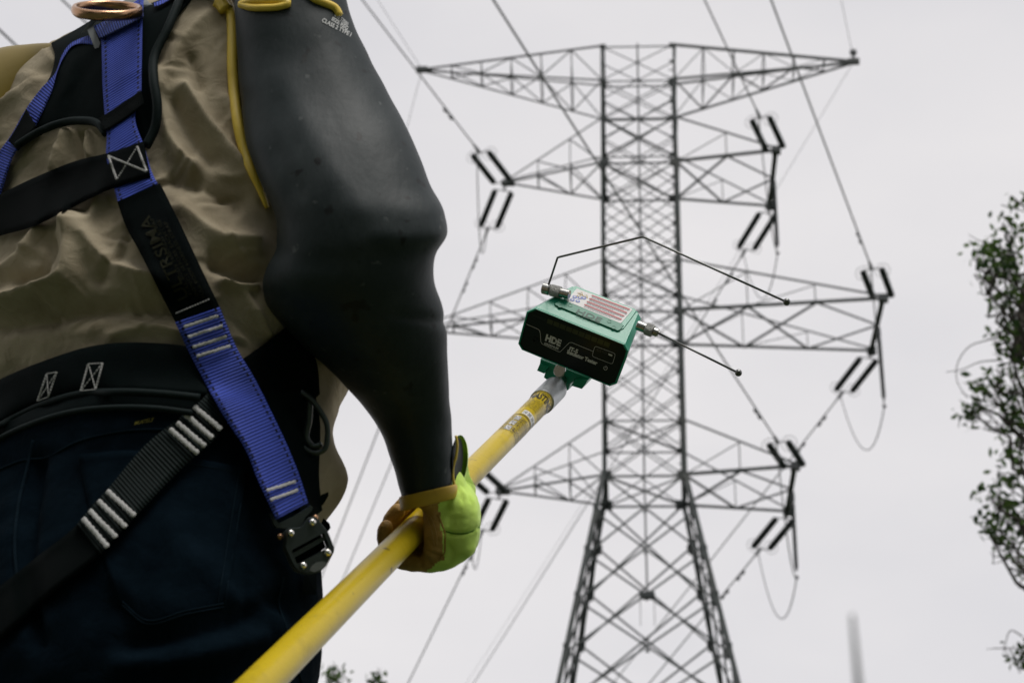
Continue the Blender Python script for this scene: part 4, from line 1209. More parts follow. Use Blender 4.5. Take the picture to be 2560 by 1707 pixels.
# side D-ring hanging at the hip
q4 = lambda x, y: (660 + x / 4.354, 820 + y / 4.354)
hp_ = [q4(*q) for q in ((400, 690), (520, 780), (610, 900), (680, 1030), (690, 1170), (655, 1320), (570, 1360), (460, 1320), (360, 1220), (300, 1120))]
P = resample(hp_, 40); dd_ = np.nanmean([depth_at(*q) for q in hp_]) - .028
add('side_ring', *tube([pt(x, y, dd_) for x, y in P], .0026, 8), M['gun'], harness, smooth=True)
add('side_ring', *tube([pt(x, y, dd_ + .004) for x, y in resample([q4(*q) for q in ((500, 800), (490, 1000), (470, 1220), (540, 1290), (630, 1260))], 20)], .003, 8), M['gun'], harness, smooth=True)

# jeans details
BVJ = bvh_of([jeans])
def jcord(name, pts, r_, off=.001, m_='denim_seam', n=40): return cord(name, pts, r_, off, M[m_], jeans, n, BVJ)
pk = [[Z5(500, 90), Z5(860, 66), Z5(1270, 120), Z5(1600, 178)], [Z5(600, 520), Z5(1000, 500), Z5(1540, 560)], [Z5(770, 1055), Z5(850, 1125), Z5(930, 1190), Z5(1200, 1130), Z5(1450, 1082)]]
_bv = BV; BV = BVJ
pocket, _, _ = patch('back_pocket', pk, .0028, .003, M['jeans'], jeans, nu=24, nv=24, soft=3)
BV = _bv
for dx in (0, 22):
    jcord('pocket_seam', [Z5(500, 96 + dx * 1.5), Z5(860, 72 + dx * 1.5), Z5(1270, 126 + dx * 1.5), Z5(1590, 182 + dx * 1.5)], .0006, .004)
    jcord('pocket_seam', [Z5(1590 - dx * 2, 200), Z5(1530 - dx * 2, 560), Z5(1450 - dx * 2, 1070)], .0006, .004)
    jcord('pocket_seam', [Z5(1445, 1075 - dx), Z5(1200, 1122 - dx), Z5(935, 1180 - dx), Z5(790, 1062 - dx)], .0006, .004)
jcord('waist_seam', [Z5(-60, 215), (60, 1150), Z3(250, 1310), Z3(420, 1225), Z3(700, 1160), Z3(1000, 1150)], .0012)
jcord('centre_seam', [Z5(215, 0), Z5(180, 160), Z5(120, 420), Z5(95, 650), Z5(110, 900)], .0016, .001)
jcord('side_seam', [Z5(1830, 880), Z5(1800, 1050), Z5(1840, 1180), Z5(1950, 1568)], .0012)
jcord('bar_tack', [Z5(505, 100), Z5(545, 94), Z5(585, 95)], .0007, .0045, 'thread', 8)

# ---- right rubber sleeve
SLV_V = np.concatenate(sl_rings)
sc = np.repeat(np.array(arm_c), 72, axis=0); sn = SLV_V - sc; sn /= np.linalg.norm(sn, axis=1)[:, None]
spx = proj(SLV_V)
sdis = .0018 * vnoise(SLV_V, 21, 16, 2) + .0006 * vnoise(SLV_V * np.array([1, 1, .5]), 22, 60, 2)
for line, amp, wd in [([(690, 640), (760, 655), (830, 650)], -2, 30), ([(960, 590), (1030, 600), (1090, 590)], 2.5, 30), ([(620, 250), (680, 380), (740, 480)], -2, 26),
                      ([(700, 200), (800, 380), (900, 520)], 2, 34), ([(1000, 790), (1080, 800), (1110, 806)], -2, 12), ([(660, 760), (720, 800), (800, 880)], 2.5, 20)]:
    sdis += amp * .001 * np.exp(-(polydist(spx, np.array(line, float)) / wd) ** 2)
SLV_V = SLV_V + sn * sdis[:, None]
sleeve = add('rubber_sleeve', SLV_V, loft([SLV_V[i * 72:(i + 1) * 72] for i in range(150)], cap=False)[1], M['rubber'], person, smooth=True)
sleeve['label'] = 'black rubber insulating sleeve with yellow edges on the right arm'
lastq = sd[-1]
cr_ = [slv_ring(lastq[0:2], lastq[2:4], 1.862, .98, grow=.0015)]
for dy, g in ((4, .0018), (18, .0022), (30, .0024), (33, .001), (30, -.004)):
    cr_.append(slv_ring(lastq[0:2] + np.array([dy * .22, dy]), lastq[2:4] + np.array([0, dy]), 1.862 + dy * .0002, .98, grow=g + .0008))
add('sleeve_cuff', *loft(cr_, cap=False), M['cuff_tan'], sleeve, smooth=True)
BVS = bvh_of([sleeve, shirt])
cord('sleeve_edge', [(560, -60), (566, 0), (577, 30), (581, 80), (581, 160), (587, 250), (603, 348), (629, 428), (648, 470), (668, 520)], [.0052] * 30 + list(np.linspace(.005, .0022, 10)), .004, M['yellow_rubber'], sleeve, bv=BVS, nt_=10)
cord('sleeve_edge', [(545, 6), (556, 14), (566, 28)], .0075, .006, M['yellow_rubber'], sleeve, n=8, bv=BVS, nt_=10)
for P_ in ([(600, 12), (630, 4), (665, 3), (700, 3), (722, 9), (700, 17), (660, 20), (625, 19), (600, 12)],):
    cord('sleeve_button', P_, .0034, .003, M['yellow_rubber'], sleeve, bv=BVS, nt_=8)
cord('sleeve_edge', [(760, -28), (790, 0), (815, 10), (838, 22), (848, 40)], .0042, .0015, M['yellow_rubber'], sleeve, bv=BVS, n=20)
plS = lambda x, y: pt(x, y, (depth_at(x, y, BVS) if not np.isnan(depth_at(x, y, BVS)) else 1.8) - .0008)
text_px('printed_marking', 'CLASS 2 TYPE I', (804, 54), (72, 38), (4, -9), plS, M['print_w'], sleeve, .03)
text_px('printed_marking', 'SIZE REG', (828, 50), (40, 26), (4, -8), plS, M['print_w'], sleeve, .03)
text_px('printed_marking', 'USE 17000', (836, 40), (32, 26), (4, -8), plS, M['print_w'], sleeve, .02)

# ---- left rubber sleeve (yellow inner lap seen at the top left)
def lring(c, d_, r1, r2, n=40):
    a, b = frame(d_, FD); t = np.linspace(0, 2 * math.pi, n, endpoint=False)
    return np.asarray(c) + np.cos(t)[:, None] * a * r1 + np.sin(t)[:, None] * b * r2
LS = [((160, 111), (166, 140), 2.02), ((120, 108), (135, 210), 2.03), ((70, 111), (100, 300), 2.05), ((0, 120), (60, 400), 2.06), ((-75, 150), (20, 500), 2.06), ((-140, 230), (-10, 610), 2.05), ((-190, 380), (-30, 720), 2.04), ((-210, 560), (-40, 830), 2.02), ((-190, 720), (-20, 900), 2.03), ((-150, 850), (0, 960), 2.08)]
lsd = np.array([[*p, *q, e] for p, q, e in LS], float); lsd = cub(np.arange(len(lsd)), lsd, np.linspace(0, len(lsd) - 1, 50))
lrings = []
for q in lsd:
    p1, p2 = pt(q[0], q[1], q[4]), pt(q[2], q[3], q[4]); c = (p1 + p2) / 2; u = (p2 - p1) / 2; w = unit(c - CC) * np.linalg.norm(u) * .8
    t = np.linspace(0, TAU_, 40, endpoint=False); lrings.append(c + np.cos(t)[:, None] * u + np.sin(t)[:, None] * w)
lslv = add('rubber_sleeve', np.concatenate(lrings), loft(lrings, cap=False)[1], mat('yellow_black_rubber', (.21, .150, .018), .45, 0, .3, 12, dirt=(.02, .022, .02), dirt_scale=5, dirt_amt=.6), person, smooth=True)
lslv['label'] = 'ochre inner lap of the other rubber sleeve over the left shoulder'

# ================================================================== pole (hot stick)
PA, PB = pt(654, 1707, 1.524), pt(1372, 987, 2.40)
pdir = unit(PB - PA)
def axis_at_x(x):
    lo, hi = -1.0, 3.0
    for _ in range(60):
        m = (lo + hi) / 2
        if proj(PA + pdir * m)[0] < x: lo = m
        else: hi = m
    return lo
s_hand = axis_at_x(Z7(430, 1130)[0]); s_end = axis_at_x(1356)
HC = PA + pdir * s_hand
hx = unit(RT - pdir * np.dot(RT, pdir)); hy = unit(UP - pdir * np.dot(UP, pdir) - hx * np.dot(UP, hx))
def hp3(x, y, s): return HC + (hx * x + hy * y + pdir * s) * .001
pole = empty('hot_stick', PA - pdir * .3, 'yellow fibreglass hot stick pole held by the worker', 'pole')
SS = np.linspace(-.85, s_end, 60)
rr_ = np.interp(SS, [-.85, 0, s_hand - .1, s_hand, s_end], [.0152, .0150, .0136, .0132, .0130])
add('shaft', *tube([PA + pdir * s for s in SS], list(rr_), 40), M['pole'], pole, smooth=True)

# ================================================================== right glove, closed round the pole
g = MB()
fing = []
for i, (sc_, r_) in enumerate(((.86, 9.6), (.98, 10.3), (1.04, 10.6), (1.0, 10.4))):
    s = 12 + 20.5 * i
    k = sc_
    ox = .30 * s
    pts = [(57 - ox, -3 - ox * .5, s + 4), (42 - ox * .7, -18 - ox * .3, s + 2), (24 - ox * .2, -24.5, s), (6, -25.5, s), (-9, -23, s), (-19, -14.5, s), (-23.5, -2, s), (-22, 9 * k, s), (-16, 17 * k, s + 1)]
    if i == 0: pts = pts[:-1]
    chain(g, [hp3(*q) for q in pts], [v * .001 for v in (r_ + 1.5, r_ + .6, r_ - .4, r_ - .6, r_ - 1.0, r_ - 1.6, r_ - 2.2)], 14)
    chain(g, [hp3(34 - .2 * s, 38, 42 + 6 * i), hp3(54 - ox, 24 - ox * .2, s * .8 + 15), hp3(57 - ox, -3 - ox * .5, s + 4)], [.0165, .0165, .0135], 14)
    if i < 3: chain(g, [hp3(35 - .2 * s, 36, 45 + 6 * i), hp3(53 - ox, 23 - ox * .2, s * .8 + 23), hp3(55 - ox, -4 - ox * .5, s + 14), hp3(40 - ox * .7, -18 - ox * .3, s + 12), hp3(24 - ox * .2, -23, s + 10)], [.0165, .0165, .0135, .0115, .010], 14)
chain(g, [hp3(27, 40, 40), hp3(28, 22, 26), hp3(30, 4, 16), hp3(27, -12, 13)], [.019, .0185, .0165, .0125], 14)      # heel of the palm
chain(g, [hp3(24, 34, 60), hp3(27, 16, 58), hp3(29, -4, 56), hp3(25, -13, 54)], [.018, .017, .0155, .0125], 14)
chain(g, [hp3(30, 4, 34), hp3(26, -13, 34)], [.0165, .0125], 14)
chain(g, [hp3(24, 36, 70), hp3(8, 30, 84), hp3(-12, 22, 92), hp3(-24, 8, 94), hp3(-25, -6, 93)], [.017, .0135, .0115, .0108, .0092], 14)   # thumb
chain(g, [WRI_R + UP * .05, WRI_R, hp3(29, 42, 42)], [.019, .0185, .020], 16)
glove = g.build('glove', M['leather'], person)
evaluated(glove, .0024, 9, .5)
gv = mesh_np(glove)
# keep the glove out of the pole it grips
rel = gv - HC; sa = rel @ pdir; rad = rel - sa[:, None] * pdir; rl = np.linalg.norm(rad, axis=1)
push = np.clip(.0136 - rl, 0, None); gv = gv + (rad / (rl[:, None] + 1e-9)) * push[:, None]
gn = np.zeros(len(gv) * 3); glove.data.vertices.foreach_get('normal', gn); gn = gn.reshape(-1, 3)
gz = (proj(gv) - np.array([900, 1050])) * 3.92
gd = .0008 * vnoise(gv, 41, 90, 3) + .0005 * vnoise(gv, 42, 260, 2)
for line, amp, wd in [([(690, 1290), (760, 1325), (815, 1335)], -2.2, 18), ([(690, 1250), (760, 1280), (815, 1290)], 1.5, 16), ([(560, 1240), (585, 1330), (600, 1420)], -2.0, 20), ([(650, 1330), (690, 1420)], -1.5, 16), ([(835, 1090), (950, 1115), (1080, 1095), (1170, 1050)], -1.8, 16),
                      ([(940, 660), (990, 720), (1010, 800)], -1.2, 16), ([(990, 630), (1050, 700), (1080, 790)], -1.2, 16), ([(850, 1200), (900, 1290), (880, 1370)], -1.6, 22), ([(770, 930), (815, 1040), (832, 1160), (826, 1300)], -1.6, 12)]:
    gd += amp * .001 * np.exp(-(polydist(gz, np.array(line, float)) / wd) ** 2)
gv = gv + gn * gd[:, None]
glove.data.vertices.foreach_set('co', gv.ravel()); glove.data.update()
for m_ in (M['hivis'], M['glove_dark']): glove.data.materials.append(m_)
if len(glove.data.materials) == 2: glove.data.materials.append(M['glove_dark'])
mi_ = []
for p in glove.data.polygons:
    c = np.array(p.center) - HC; x, y, s = c @ hx * 1e3, c @ hy * 1e3, c @ pdir * 1e3
    xi, yi = x + .33 * s, y + .33 * s                      # where it stands as seen past the pole
    bd = 36 + .08 * (20 - yi)
    if yi < -16: bd = 36 - (-16 - yi) * 1.1
    x = xi
    mi_.append(1 if x > bd else 0)
glove.data.polygons.foreach_set('material_index', mi_)
glove['label'] = 'work glove with tan leather palm and hi-vis green back'
BVG = bvh_of([glove])
def gcord(name, pts, r_, m_): return cord(name, [Z7(*q) for q in pts], r_, .0004, m_, glove, 20, BVG)
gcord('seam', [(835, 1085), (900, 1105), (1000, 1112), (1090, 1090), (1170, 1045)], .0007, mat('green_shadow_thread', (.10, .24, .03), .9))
gcord('binding', [(765, 925), (800, 1010), (830, 1100), (832, 1200), (822, 1310), (780, 1370)], .0009, M['leather'])
for o_ in (0, 40): gcord('stitching', [(655 + o_, 950), (690 + o_, 1040), (712 + o_, 1140), (728 + o_ * .6, 1220)], .0004, mat('pale_thread', (.42, .26, .08), .8))
# glove cuff standing open beside the sleeve
cf = []
for (lx_, ly_), (rx_, ry_), dep in (((720, 880), (1150, 660), 1.905), ((760, 700), (1080, 590), 1.905), ((800, 560), (1046, 470), 1.90), ((840, 400), (1044, 300), 1.90), ((880, 220), (1020, 190), 1.895), ((915, 160), (975, 145), 1.895)):
    l, r_ = pt(*Z7(lx_, ly_), dep), pt(*Z7(rx_, ry_), dep); c = (l + r_) / 2; u = (r_ - l) / 2; w = unit(c - CC) * .020
    t = np.linspace(0, 2 * math.pi, 28, endpoint=False); cf.append(c + np.cos(t)[:, None] * u + np.sin(t)[:, None] * w)
cfo = cf[:4]
# oval mouth of the cuff: green shell, dark lining, yellow binding
def oval(cx, cy, rx, ry, rot, dep, n=28):
    out = []
    for t in np.linspace(0, 2 * math.pi, n, endpoint=False):
        a, b = rx * math.cos(t), ry * math.sin(t)
        out.append(pt(*Z7(cx + a * math.cos(rot) - b * math.sin(rot), cy + a * math.sin(rot) + b * math.cos(rot)), dep + .022 * math.cos(t)))
    return np.array(out)
mouth = [oval(985, 800, 150, 90, -.2, 1.902), oval(1000, 690, 138, 95, -.25, 1.899), oval(985, 590, 100, 125, -.15, 1.895), oval(976, 470, 80, 175, .03, 1.892), oval(974, 385, 88, 232, .05, 1.886), oval(972, 380, 84, 236, .05, 1.872)]
add('cuff', *loft(mouth, cap=False), M['hivis'], glove, smooth=True)
inner = [oval(956, 382, 54, 212, .05, 1.8700), oval(950, 385, 40, 192, .05, 1.8705), oval(952, 400, 32, 170, .05, 1.895), oval(965, 480, 30, 120, .05, 1.915)]
add('cuff_lining', *loft(inner, cap=True), M['glove_dark'], glove, smooth=True)
yb = [pt(*Z7(*q), 1.856) for q in resample([(940, 150), (952, 230), (940, 360), (912, 470), (912, 560), (930, 650)], 24)]
add('binding', *tube(yb, .0014, 6), M['yellow_rubber'], glove, smooth=True)

# left glove, relaxed, out of frame
g2 = MB()
hd_ = unit(WRI_L - ELB_L); sd_ = unit(np.cross(hd_, EZ)); dn_ = np.cross(sd_, hd_)
for i, (ln_, r_) in enumerate(((.062, .0095), (.075, .0102), (.080, .0105), (.072, .0102))):
    b0_ = WRI_L + hd_ * .085 + sd_ * (.030 - .020 * i)
    chain(g2, [WRI_L + hd_ * .01 + sd_ * (.016 - .010 * i), b0_], [.017, .0135], 12)
    chain(g2, [b0_, b0_ + hd_ * ln_ * .45 - EZ * .010, b0_ + hd_ * ln_ * .72 - EZ * .030, b0_ + hd_ * ln_ * .78 - EZ * .052], [r_ + .001, r_, r_ - .0005, r_ - .0015], 12)
chain(g2, [WRI_L + hd_ * .025 - sd_ * .025, WRI_L + hd_ * .055 - sd_ * .055 - EZ * .01, WRI_L + hd_ * .085 - sd_ * .058 - EZ * .03], [.016, .012, .010], 12)
chain(g2, [WRI_L - hd_ * .06, WRI_L + hd_ * .02], [.034, .026], 14)
lg = g2.build('glove', M['leather'], person); evaluated(lg, .0035, 4)

# ================================================================== pole head: label, film, collar
def on_pole(ang, s, r_):
    return PA + pdir * s + (hx * math.cos(ang) + hy * math.sin(ang)) * r_
def px_s(x, y):                              # distance along the pole of the axis point nearest a photo point
    best = min(np.linspace(s_hand, s_end + .3, 900), key=lambda s: (lambda q: (q[0] - x) ** 2 + (q[1] - y) ** 2)(proj(PA + pdir * s)))
    return best
RP = .0130
s_lab1 = s_end - .004
def wrap(name, a0, a1, s0, s1, r_, material, na=26, ns=2):
    v, f = [], []
    for i in range(ns):
        for k in range(na): v.append(on_pole(a0 + (a1 - a0) * k / (na - 1), s0 + (s1 - s0) * i / (ns - 1), r_))
    for i in range(ns - 1):
        for k in range(na - 1): f.append((i * na + k, i * na + k + 1, (i + 1) * na + k + 1, (i + 1) * na + k))
    return add(name, v, f, material, pole, smooth=True)
TAU = 2 * math.pi
VA = math.atan2(np.dot(-FW, hy), np.dot(-FW, hx))     # side of the pole that faces the viewer
LEN = .155                                             # length of the printed band
s0 = s_end - LEN
def wrap_text(name, s, material, ang_start, ang_end, sa_, sb_, bold=0.0, r_=RP + .0006):
    v, f, asp = text_mesh(s, bold)
    # subdivide nothing: letters are small, their vertices follow the round of the pole
    return add(name, [on_pole(ang_start + (ang_end - ang_start) * a, sa_ + (sb_ - sa_) * b, r_) for a, b in v], f, material, pole)
wrap('print_band', 0, TAU, s_end - .010, s_end - .0085, RP + .0004, M['pole_print'], 40)
wrap_text('printed_name', 'HASTINGS', M['pole_print'], VA + 1.45, VA - 1.35, s_end - .036, s_end - .014, .025)
for k in range(6):
    sa_ = s_end - .042 - .0068 * k
    wrap_text('fine_print', ('LIVE LINE TOOL CLEAN AND WAX', 'INSPECT BEFORE EVERY USE DRY', 'DO NOT USE IF SURFACE IS WORN', 'KEEP HANDS BELOW THE GUARD', 'STORE DRY AND OUT OF THE SUN', 'TEST TO THE USUAL STANDARDS', 'WIPE WITH A SILICONE CLOTH')[k], M['pole_print'], VA + 1.45, VA - 1.4, sa_ - .0042, sa_)
wrap('white_strip', VA - 1.1, VA + .7, s_end - .108, s_end - .092, RP + .0004, M['pole_white'])
wrap_text('fine_print', '10 20 30 40', M['pole_print'], VA + .6, VA - 1.0, s_end - .105, s_end - .096, .0, RP + .0009)
wrap('print_band', 0, TAU, s_end - .1135, s_end - .1115, RP + .0004, M['pole_print'], 40)
for k in range(3):
    sa_ = s_end - .120 - .021 * k
    for j in range(3):
        wrap_text('fine_print', ('SERIAL 4417 CLASS A 100 KV FT', 'WARNING DO NOT TOUCH ENERGIZED', 'MADE OF FOAM FILLED FIBREGLASS')[(j + k) % 3], M['pole_print'], VA + 1.3, VA - 1.4, sa_ - .0052 - .0066 * j, sa_ - .0066 * j, .004)
    wrap('white_strip', VA + .4, VA + .9, sa_ - .016, sa_ + .001, RP + .0003, M['pole_white'], 8)
wrap('clear_film', 0, TAU, s_end - .200, s_end - .004, RP + .0013, M['film'], 40)
# cast collar
cp = PA + pdir * (s_end - .004)
cr2 = .0152
prof = [(0, .0134), (0, cr2 - .0006), (.0006, cr2), (.066, cr2), (.0675, cr2 - .0012), (.0675, .004)]
add('collar', *lathe(cp, pdir, prof, 48), M['alu'], pole, smooth=False)
cend = PA + pdir * (s_end + .0635)
# thumb disc and its post
def pcoll(x, y, dz=0.0):                       # photo point (third close-up) on the viewer side of the collar
    return (1280 + x / 6.03, 860 + y / 6.03)

# ================================================================== insulator tester
DEV = 2.405
FC = pt(*Z6(570, 960), DEV)
FN = unit(RT * -.40 + UP * -.36 - FW * .84)
BC = FC - FN * .066
front = [(275, 661), (207, 690), (182, 780), (140, 938), (168, 986), (860, 1272), (912, 1254), (990, 1050), (1004, 998), (975, 944)]
def back_px(q): return (580 + .724 * (q[0] - 270), 480 + .724 * (q[1] - 660))
tester = empty('insulator_tester', FC - np.array([0, 0, .05]), 'green handheld insulator tester with black front panel on the pole end', 'tester')
fp = [pl(*Z6(*q), FC, FN) for q in front]
bk = [pl(*Z6(*back_px(q)), BC, FN) for q in front]
nf = len(front)
def inset(P, k):
    c = np.mean(P, axis=0); return [lerp(p, c, k) for p in P]
# housing with a bevelled front rim
rim_in = inset(fp, .034)
hv_, hf_ = [], []
R0 = [p - FN * .0030 for p in fp]; R1 = fp; R2 = rim_in; R3 = [p - FN * .0016 for p in rim_in]
bkin = [lerp(a, b, .94) for a, b in zip(R0, bk)]; bk2 = inset(bk, .05)
ringsD = [R3, R2, [lerp(a, b, .25) for a, b in zip(R1, R2)], [p - FN * .0009 for p in fp], R0, bkin, bk2]
v, f = loft(ringsD, cap=False)
f.append(tuple(range((len(ringsD) - 1) * nf, len(ringsD) * nf)))
body = add('housing', v, f, M['green'], tester)
add('front_panel', [p - FN * .0014 for p in rim_in] + [p - FN * .003 for p in rim_in], [tuple(range(nf))] + [((i + 1) % nf, i, i + nf, (i + 1) % nf + nf) for i in range(nf)], M['panel'], tester)
def onF(x, y): return pl(x, y, FC, FN) - FN * .0009
def poly_F(name, pts, material, parent=None, off=.0):
    P = [onF(*Z6(*q)) + FN * off for q in pts]
    return add(name, P, [tuple(range(len(P)))], material, parent or tester)
def line_F(name, pts, w, material, closed=False, place=None, parent=None):
    place = place or onF
    P = [np.array(q, float) for q in pts]
    if closed: P = P + [P[0]]
    mb = MB()
    for a, b in zip(P[:-1], P[1:]):
        t_ = unit(b - a); s_ = np.array([-t_[1], t_[0]]) * w / 2; a2, b2_ = a - t_ * w * .3, b + t_ * w * .3
        mb.put([place(*Z6(*(a2 + s_))), place(*Z6(*(b2_ + s_))), place(*Z6(*(b2_ - s_))), place(*Z6(*(a2 - s_)))], [(0, 1, 2, 3)])
    return mb.build(name, material, parent or tester)
def z6v(v_): return np.array(v_, float) / 3.136
tF = lambda nm, s, o, ex, ey, m_, b=0.0: text_px(nm, s, Z6(*o), z6v(ex), z6v(ey), onF, m_, tester, b)
tF('logo', 'HDE', (350, 912), (120, 49), (13, -46), M['print_w'], .055)
line_F('logo_bar', [(430, 900), (474, 918)], 3.2, M['panel'], place=lambda x, y: onF(x, y) + FN * .0004)
line_F('logo_bar', [(424, 925), (468, 943)], 3.2, M['panel'], place=lambda x, y: onF(x, y) + FN * .0004)
tF('lettering', 'GREENLEE', (342, 944), (113, 43), (5, -15), M['print_w'], .03)
tF('lettering', 'IT-5', (538, 992), (66, 26), (9, -29), M['print_w'], .055)
tF('lettering', 'Insulator Tester', (522, 1014), (236, 94), (8, -27), M['print_w'], .055)
tF('lettering', 'LEAKAGE', (252, 722), (102, 41), (5, -18), M['print_d'])
line_F('panel_line', [(205, 787), (296, 826), (308, 838), (314, 860), (318, 925), (328, 942), (455, 1002), (468, 1004), (478, 996), (538, 935), (548, 931), (560, 931), (727, 1000)], 3.0, M['print_w'])
line_F('panel_frame', [(752, 962), (888, 1012), (898, 1020), (900, 1032), (884, 1086), (878, 1095), (866, 1096), (733, 1044), (724, 1036), (723, 1024), (738, 972), (744, 964)], 2.6, M['print_w'], closed=True)
# battery marks and power mark
for (x, y), fill in (((774, 990), 0), ((818, 1006), 0), ((863, 1026), 1)):
    q = [(x - 16, y - 11), (x + 14, y), (x + 17, y + 5), (x + 12, y + 14), (x - 14, y + 4)]
    if fill: poly_F('battery_mark', q, M['print_w'])
    else: line_F('battery_mark', q, 2.0, mat('dim_print', (.10, .11, .11), .6), closed=True)
line_F('power_mark', [(825 + 14 * math.sin(t), 1131 - 14 * math.cos(t)) for t in np.linspace(.75, 5.7, 16)], 4.6, M['print_w'])
line_F('power_mark', [(829, 1112), (826, 1128)], 4.2, M['print_w'])
# bar-graph windows
for k in range(10):
    a0, a1 = k / 10 + .006, (k + 1) / 10 - .006
    A0, A1 = np.array((370, 742)), np.array((866, 936)); B0, B1 = np.array((361, 776)), np.array((853, 972))
    poly_F('led_window', [lerp(A0, A1, a0), lerp(A0, A1, a1), lerp(B0, B1, a1), lerp(B0, B1, a0)], M['led'])
mb = MB(); c3 = onF(*Z6(272, 910))
mb.put(*lathe(c3 - FN * .002, FN, [(0, .0035), (.0026, .0035), (.0026, .0022), (.0004, .0022)], 18)); mb.build('jack_hole', M['panel'], tester)

# top face: sloped, with sticker and raised name bar
iTL, iTR = 0, 9
T0, T1, T2 = fp[iTL], fp[iTR], bk[iTL]
TN = unit(np.cross(T1 - T0, T2 - T0))
if np.dot(TN, CC - T0) < 0: TN = -TN
def onT(x, y, o=.0006): return pl(x, y, T0, TN) + TN * o
def slab_T(name, pts, h, material, h0=-.001):
    P = [onT(*Z6(*q), h) for q in pts]; Q = [onT(*Z6(*q), h0) for q in pts]; n = len(P)
    top = inset(P, .012)
    v = top + [p - TN * .0006 for p in P] + Q
    f = [tuple(range(n))] + [(i, (i + 1) % n, (i + 1) % n + n, i + n) for i in range(n)] + [(i + n, (i + 1) % n + n, (i + 1) % n + 2 * n, i + 2 * n) for i in range(n)]
    return add(name, v, f, material, tester)
slab_T('raised_frame', [(470, 625), (575, 492), (592, 488), (1062, 670), (1066, 690), (968, 822), (950, 828)], .0007, M['green'])
slab_T('name_bar', [(485, 600), (960, 792), (970, 802), (938, 838), (922, 842), (432, 640), (426, 630)], .0016, M['green_dark'])
stk = [(606, 513), (1030, 668), (1036, 678), (952, 778), (942, 782), (526, 612), (524, 604), (598, 515)]
add('sticker', [onT(*Z6(*q), .0012) for q in stk] + [onT(*Z6(*q), .0002) for q in stk], [tuple(range(8))] + [((i + 1) % 8, i, i + 8, (i + 1) % 8 + 8) for i in range(8)], M['label'], tester)
def S_(u, w): # sticker coordinates 0..1 across, 0..1 down
    tl, tr, bl, br = np.array((604, 515)), np.array((1032, 673)), np.array((527, 608)), np.array((946, 780))
    return lerp(lerp(tl, tr, u), lerp(bl, br, u), w)
def poly_S(name, uvs, material, o=.0015):
    return add(name, [onT(*Z6(*S_(*q)), o) for q in uvs], [tuple(range(len(uvs)))], material, tester)
for k in range(4):
    w0 = .03 + k * .245
    poly_S('red_band', [(.28, w0), (.975, w0), (.975, w0 + .07), (.28, w0 + .07)], M['label_red'])
    for j in range(3):
        mbx = MB(); u = .30; rr2 = np.random.default_rng(k * 7 + j); end = .96 - rr2.uniform(0, .25) * (j == 2)
        while u < end:
            w_ = rr2.uniform(.015, .05); ww = w0 + .095 + .045 * j
            mbx.put([onT(*Z6(*S_(*q)), .0015) for q in ((u, ww), (u + w_, ww), (u + w_, ww + .020), (u, ww + .020))], [(0, 1, 2, 3)]); u += w_ + .010
        mbx.build('fine_print', M['label_grey'], tester)
for u0, w0 in ((.05, .10), (.06, .30), (.15, .16)):
    poly_S('warning_triangle', [(u0, w0 + .18), (u0 + .055, w0 - .02), (u0 + .11, w0 + .18)], M['label_yel'])
    poly_S('warning_triangle', [(u0 + .025, w0 + .155), (u0 + .055, w0 + .03), (u0 + .085, w0 + .155)], M['label'], .0018)
    poly_S('warning_bolt', [(u0 + .05, w0 + .14), (u0 + .053, w0 + .06), (u0 + .064, w0 + .09)], M['label_grey'], .0021)
for u0, w0 in ((.06, .58), (.14, .50), (.20, .42), (.06, .82), (.15, .76)):
    poly_S('instruction_disc', [(u0 + .040 * math.cos(t), w0 + .10 * math.sin(t)) for t in np.linspace(0, TAU, 14, endpoint=False)], M['label_blue'])
    poly_S('instruction_mark', [(u0 + .015 * math.cos(t), w0 + .05 * math.sin(t)) for t in np.linspace(0, TAU, 8, endpoint=False)], M['label'], .0018)
text_px('embossed_logo', 'HDE', Z6(592, 703), z6v((190, 74)), z6v((22, -28)), lambda x, y: onT(x, y, .0020), mat('dark_green_relief', (.002, .055, .032), .5), tester, .01)
text_px('embossed_logo', 'GREENLEE', Z6(592, 716), z6v((186, 72)), z6v((5, -9)), lambda x, y: onT(x, y, .0020), mat('dark_green_relief2', (.002, .055, .032), .5), tester, .01)
for q in ((470, 650), (550, 646), (856, 772), (890, 818)):
    c3 = onT(*Z6(*q), .0012)
    add('screw_recess', *lathe(c3, TN, [(0, .0030), (.0008, .0030), (.0008, .0022), (.0002, .0022)], 14), M['green_dark'], tester)

# connectors and probes
MC = FC - FN * .034
def onM(x, y): return pl(*Z6(x, y), MC, FN)
def conn(p, q, parts, k_=1.0):
    """turned connector from p to q: (fraction start, end, radius mm, material, name)"""
    L_ = np.linalg.norm(q - p); dr = unit(q - p)
    for a, b, r_, m_, nm in parts:
        add(nm, *lathe(p + dr * L_ * a, dr, [(0, r_ * k_ * .00112 * .92), (.0008, r_ * k_ * .00112), (L_ * (b - a) - .0008, r_ * k_ * .00112), (L_ * (b - a), r_ * k_ * .00112 * .92)], 28), m_, tester)
lc0, lc1 = onM(545, 555), onM(336, 502)
conn(lc0, lc1, [(0, .36, 5.2, M['chrome'], 'connector_base'), (.33, .70, 6.6, M['knurl'], 'knurled_ring'), (.70, .735, 5.0, M['chrome'], 'connector_neck'), (.735, 1.0, 6.4, M['chrome'], 'connector_cap')])
rc0, rc1 = onM(1075, 792), onM(1246, 858)
conn(rc0, rc1, [(0, .42, 5.4, M['chrome'], 'connector_base'), (.40, .74, 7.0, M['knurl'], 'knurled_ring'), (.74, .97, 4.6, M['chrome'], 'connector_cap'), (.97, 1.0, 3.2, M['chrome'], 'connector_neck')])
ant = [onM(380, 478), onM(452, 262), onM(1122, 100), onM(2245, 610)]
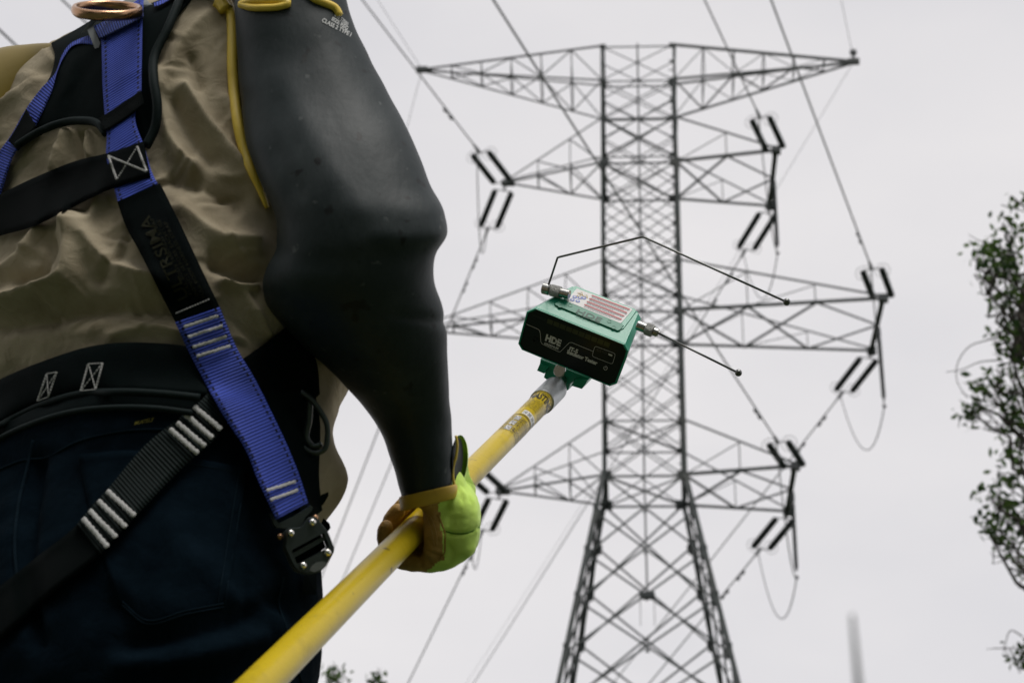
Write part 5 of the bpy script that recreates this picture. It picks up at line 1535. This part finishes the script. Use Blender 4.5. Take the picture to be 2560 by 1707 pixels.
path = [ant[0], lerp(ant[0], ant[1], .93), lerp(ant[0], ant[1], .985) * .7 + ant[1] * .3, lerp(ant[1], ant[2], .02), lerp(ant[1], ant[2], .5), lerp(ant[1], ant[2], .985), lerp(ant[2], ant[3], .008), lerp(ant[2], ant[3], .5), ant[3]]
add('bent_probe', *tube(path, .00135, 12), M['rod'], tester, smooth=True)
add('probe_tip', *ball(onM(2247, 611), .0044, 24, 16), M['rod'], tester, smooth=True)
add('straight_probe', *tube([onM(1236, 852), onM(1868, 1166)], .00135, 12), M['rod'], tester, smooth=True)
add('probe_tip', *ball(onM(1869, 1166), .0044, 24, 16), M['rod'], tester, smooth=True)

# mounting bracket below the housing
def Z9(x, y): return (1280 + x / 6.03, 860 + y / 6.03)
KC = FC - FN * .014
def extr(name, pts, depth, material, n0=KC, taper=.0):
    P = [pl(*Z9(*q), n0, FN) for q in pts]; Q = [p - FN * depth for p in P]; n = len(P)
    F0 = [lerp(p, np.mean(P, axis=0), .03) + FN * .0012 for p in P]
    v = F0 + P + Q
    f = [tuple(range(n)), tuple(range(3 * n - 1, 2 * n - 1, -1))] + [((i + 1) % n, i, i + n, (i + 1) % n + n) for i in range(n)] + [((i + 1) % n + n, i + n, i + 2 * n, (i + 1) % n + 2 * n) for i in range(n)]
    return add(name, v, f, material, tester)
extr('bracket_plate', [(430, 225), (1160, 505), (1140, 545), (1060, 520), (960, 512), (935, 560), (880, 600), (850, 690), (800, 712), (720, 660), (480, 500), (500, 430), (540, 340), (420, 300)], .030, M['green'])
extr('bracket_foot', [(425, 290), (545, 345), (490, 440), (380, 395)], .028, M['green'], KC + FN * .004)
extr('bracket_foot', [(960, 520), (1145, 545), (1115, 600), (1058, 672), (895, 622), (930, 560)], .028, M['green'], KC + FN * .004)
# spade / thumb disc standing on the collar
tc_ = pl(*Z9(720, 400), KC + FN * .012, FN)
dn3 = unit(FN * .8 + UP * .45 - RT * .1)
add('thumb_disc', *lathe(tc_ - dn3 * .0012, dn3, [(0, .0076), (.0003, .0081), (.0022, .0081), (.0025, .0077)], 40), M['chrome'], pole, smooth=False)
add('disc_post', *tube([pl(*Z9(680, 500), KC + FN * .010, FN), pl(*Z9(740, 520), KC + FN * .008, FN)], .0032, 12), M['chrome'], pole, smooth=True)
add('head_stud', *tube([cend - pdir * .006, lerp(cend, KC - FN * .012, .15) + pdir * .02], .008, 16), M['alu'], pole, smooth=True)
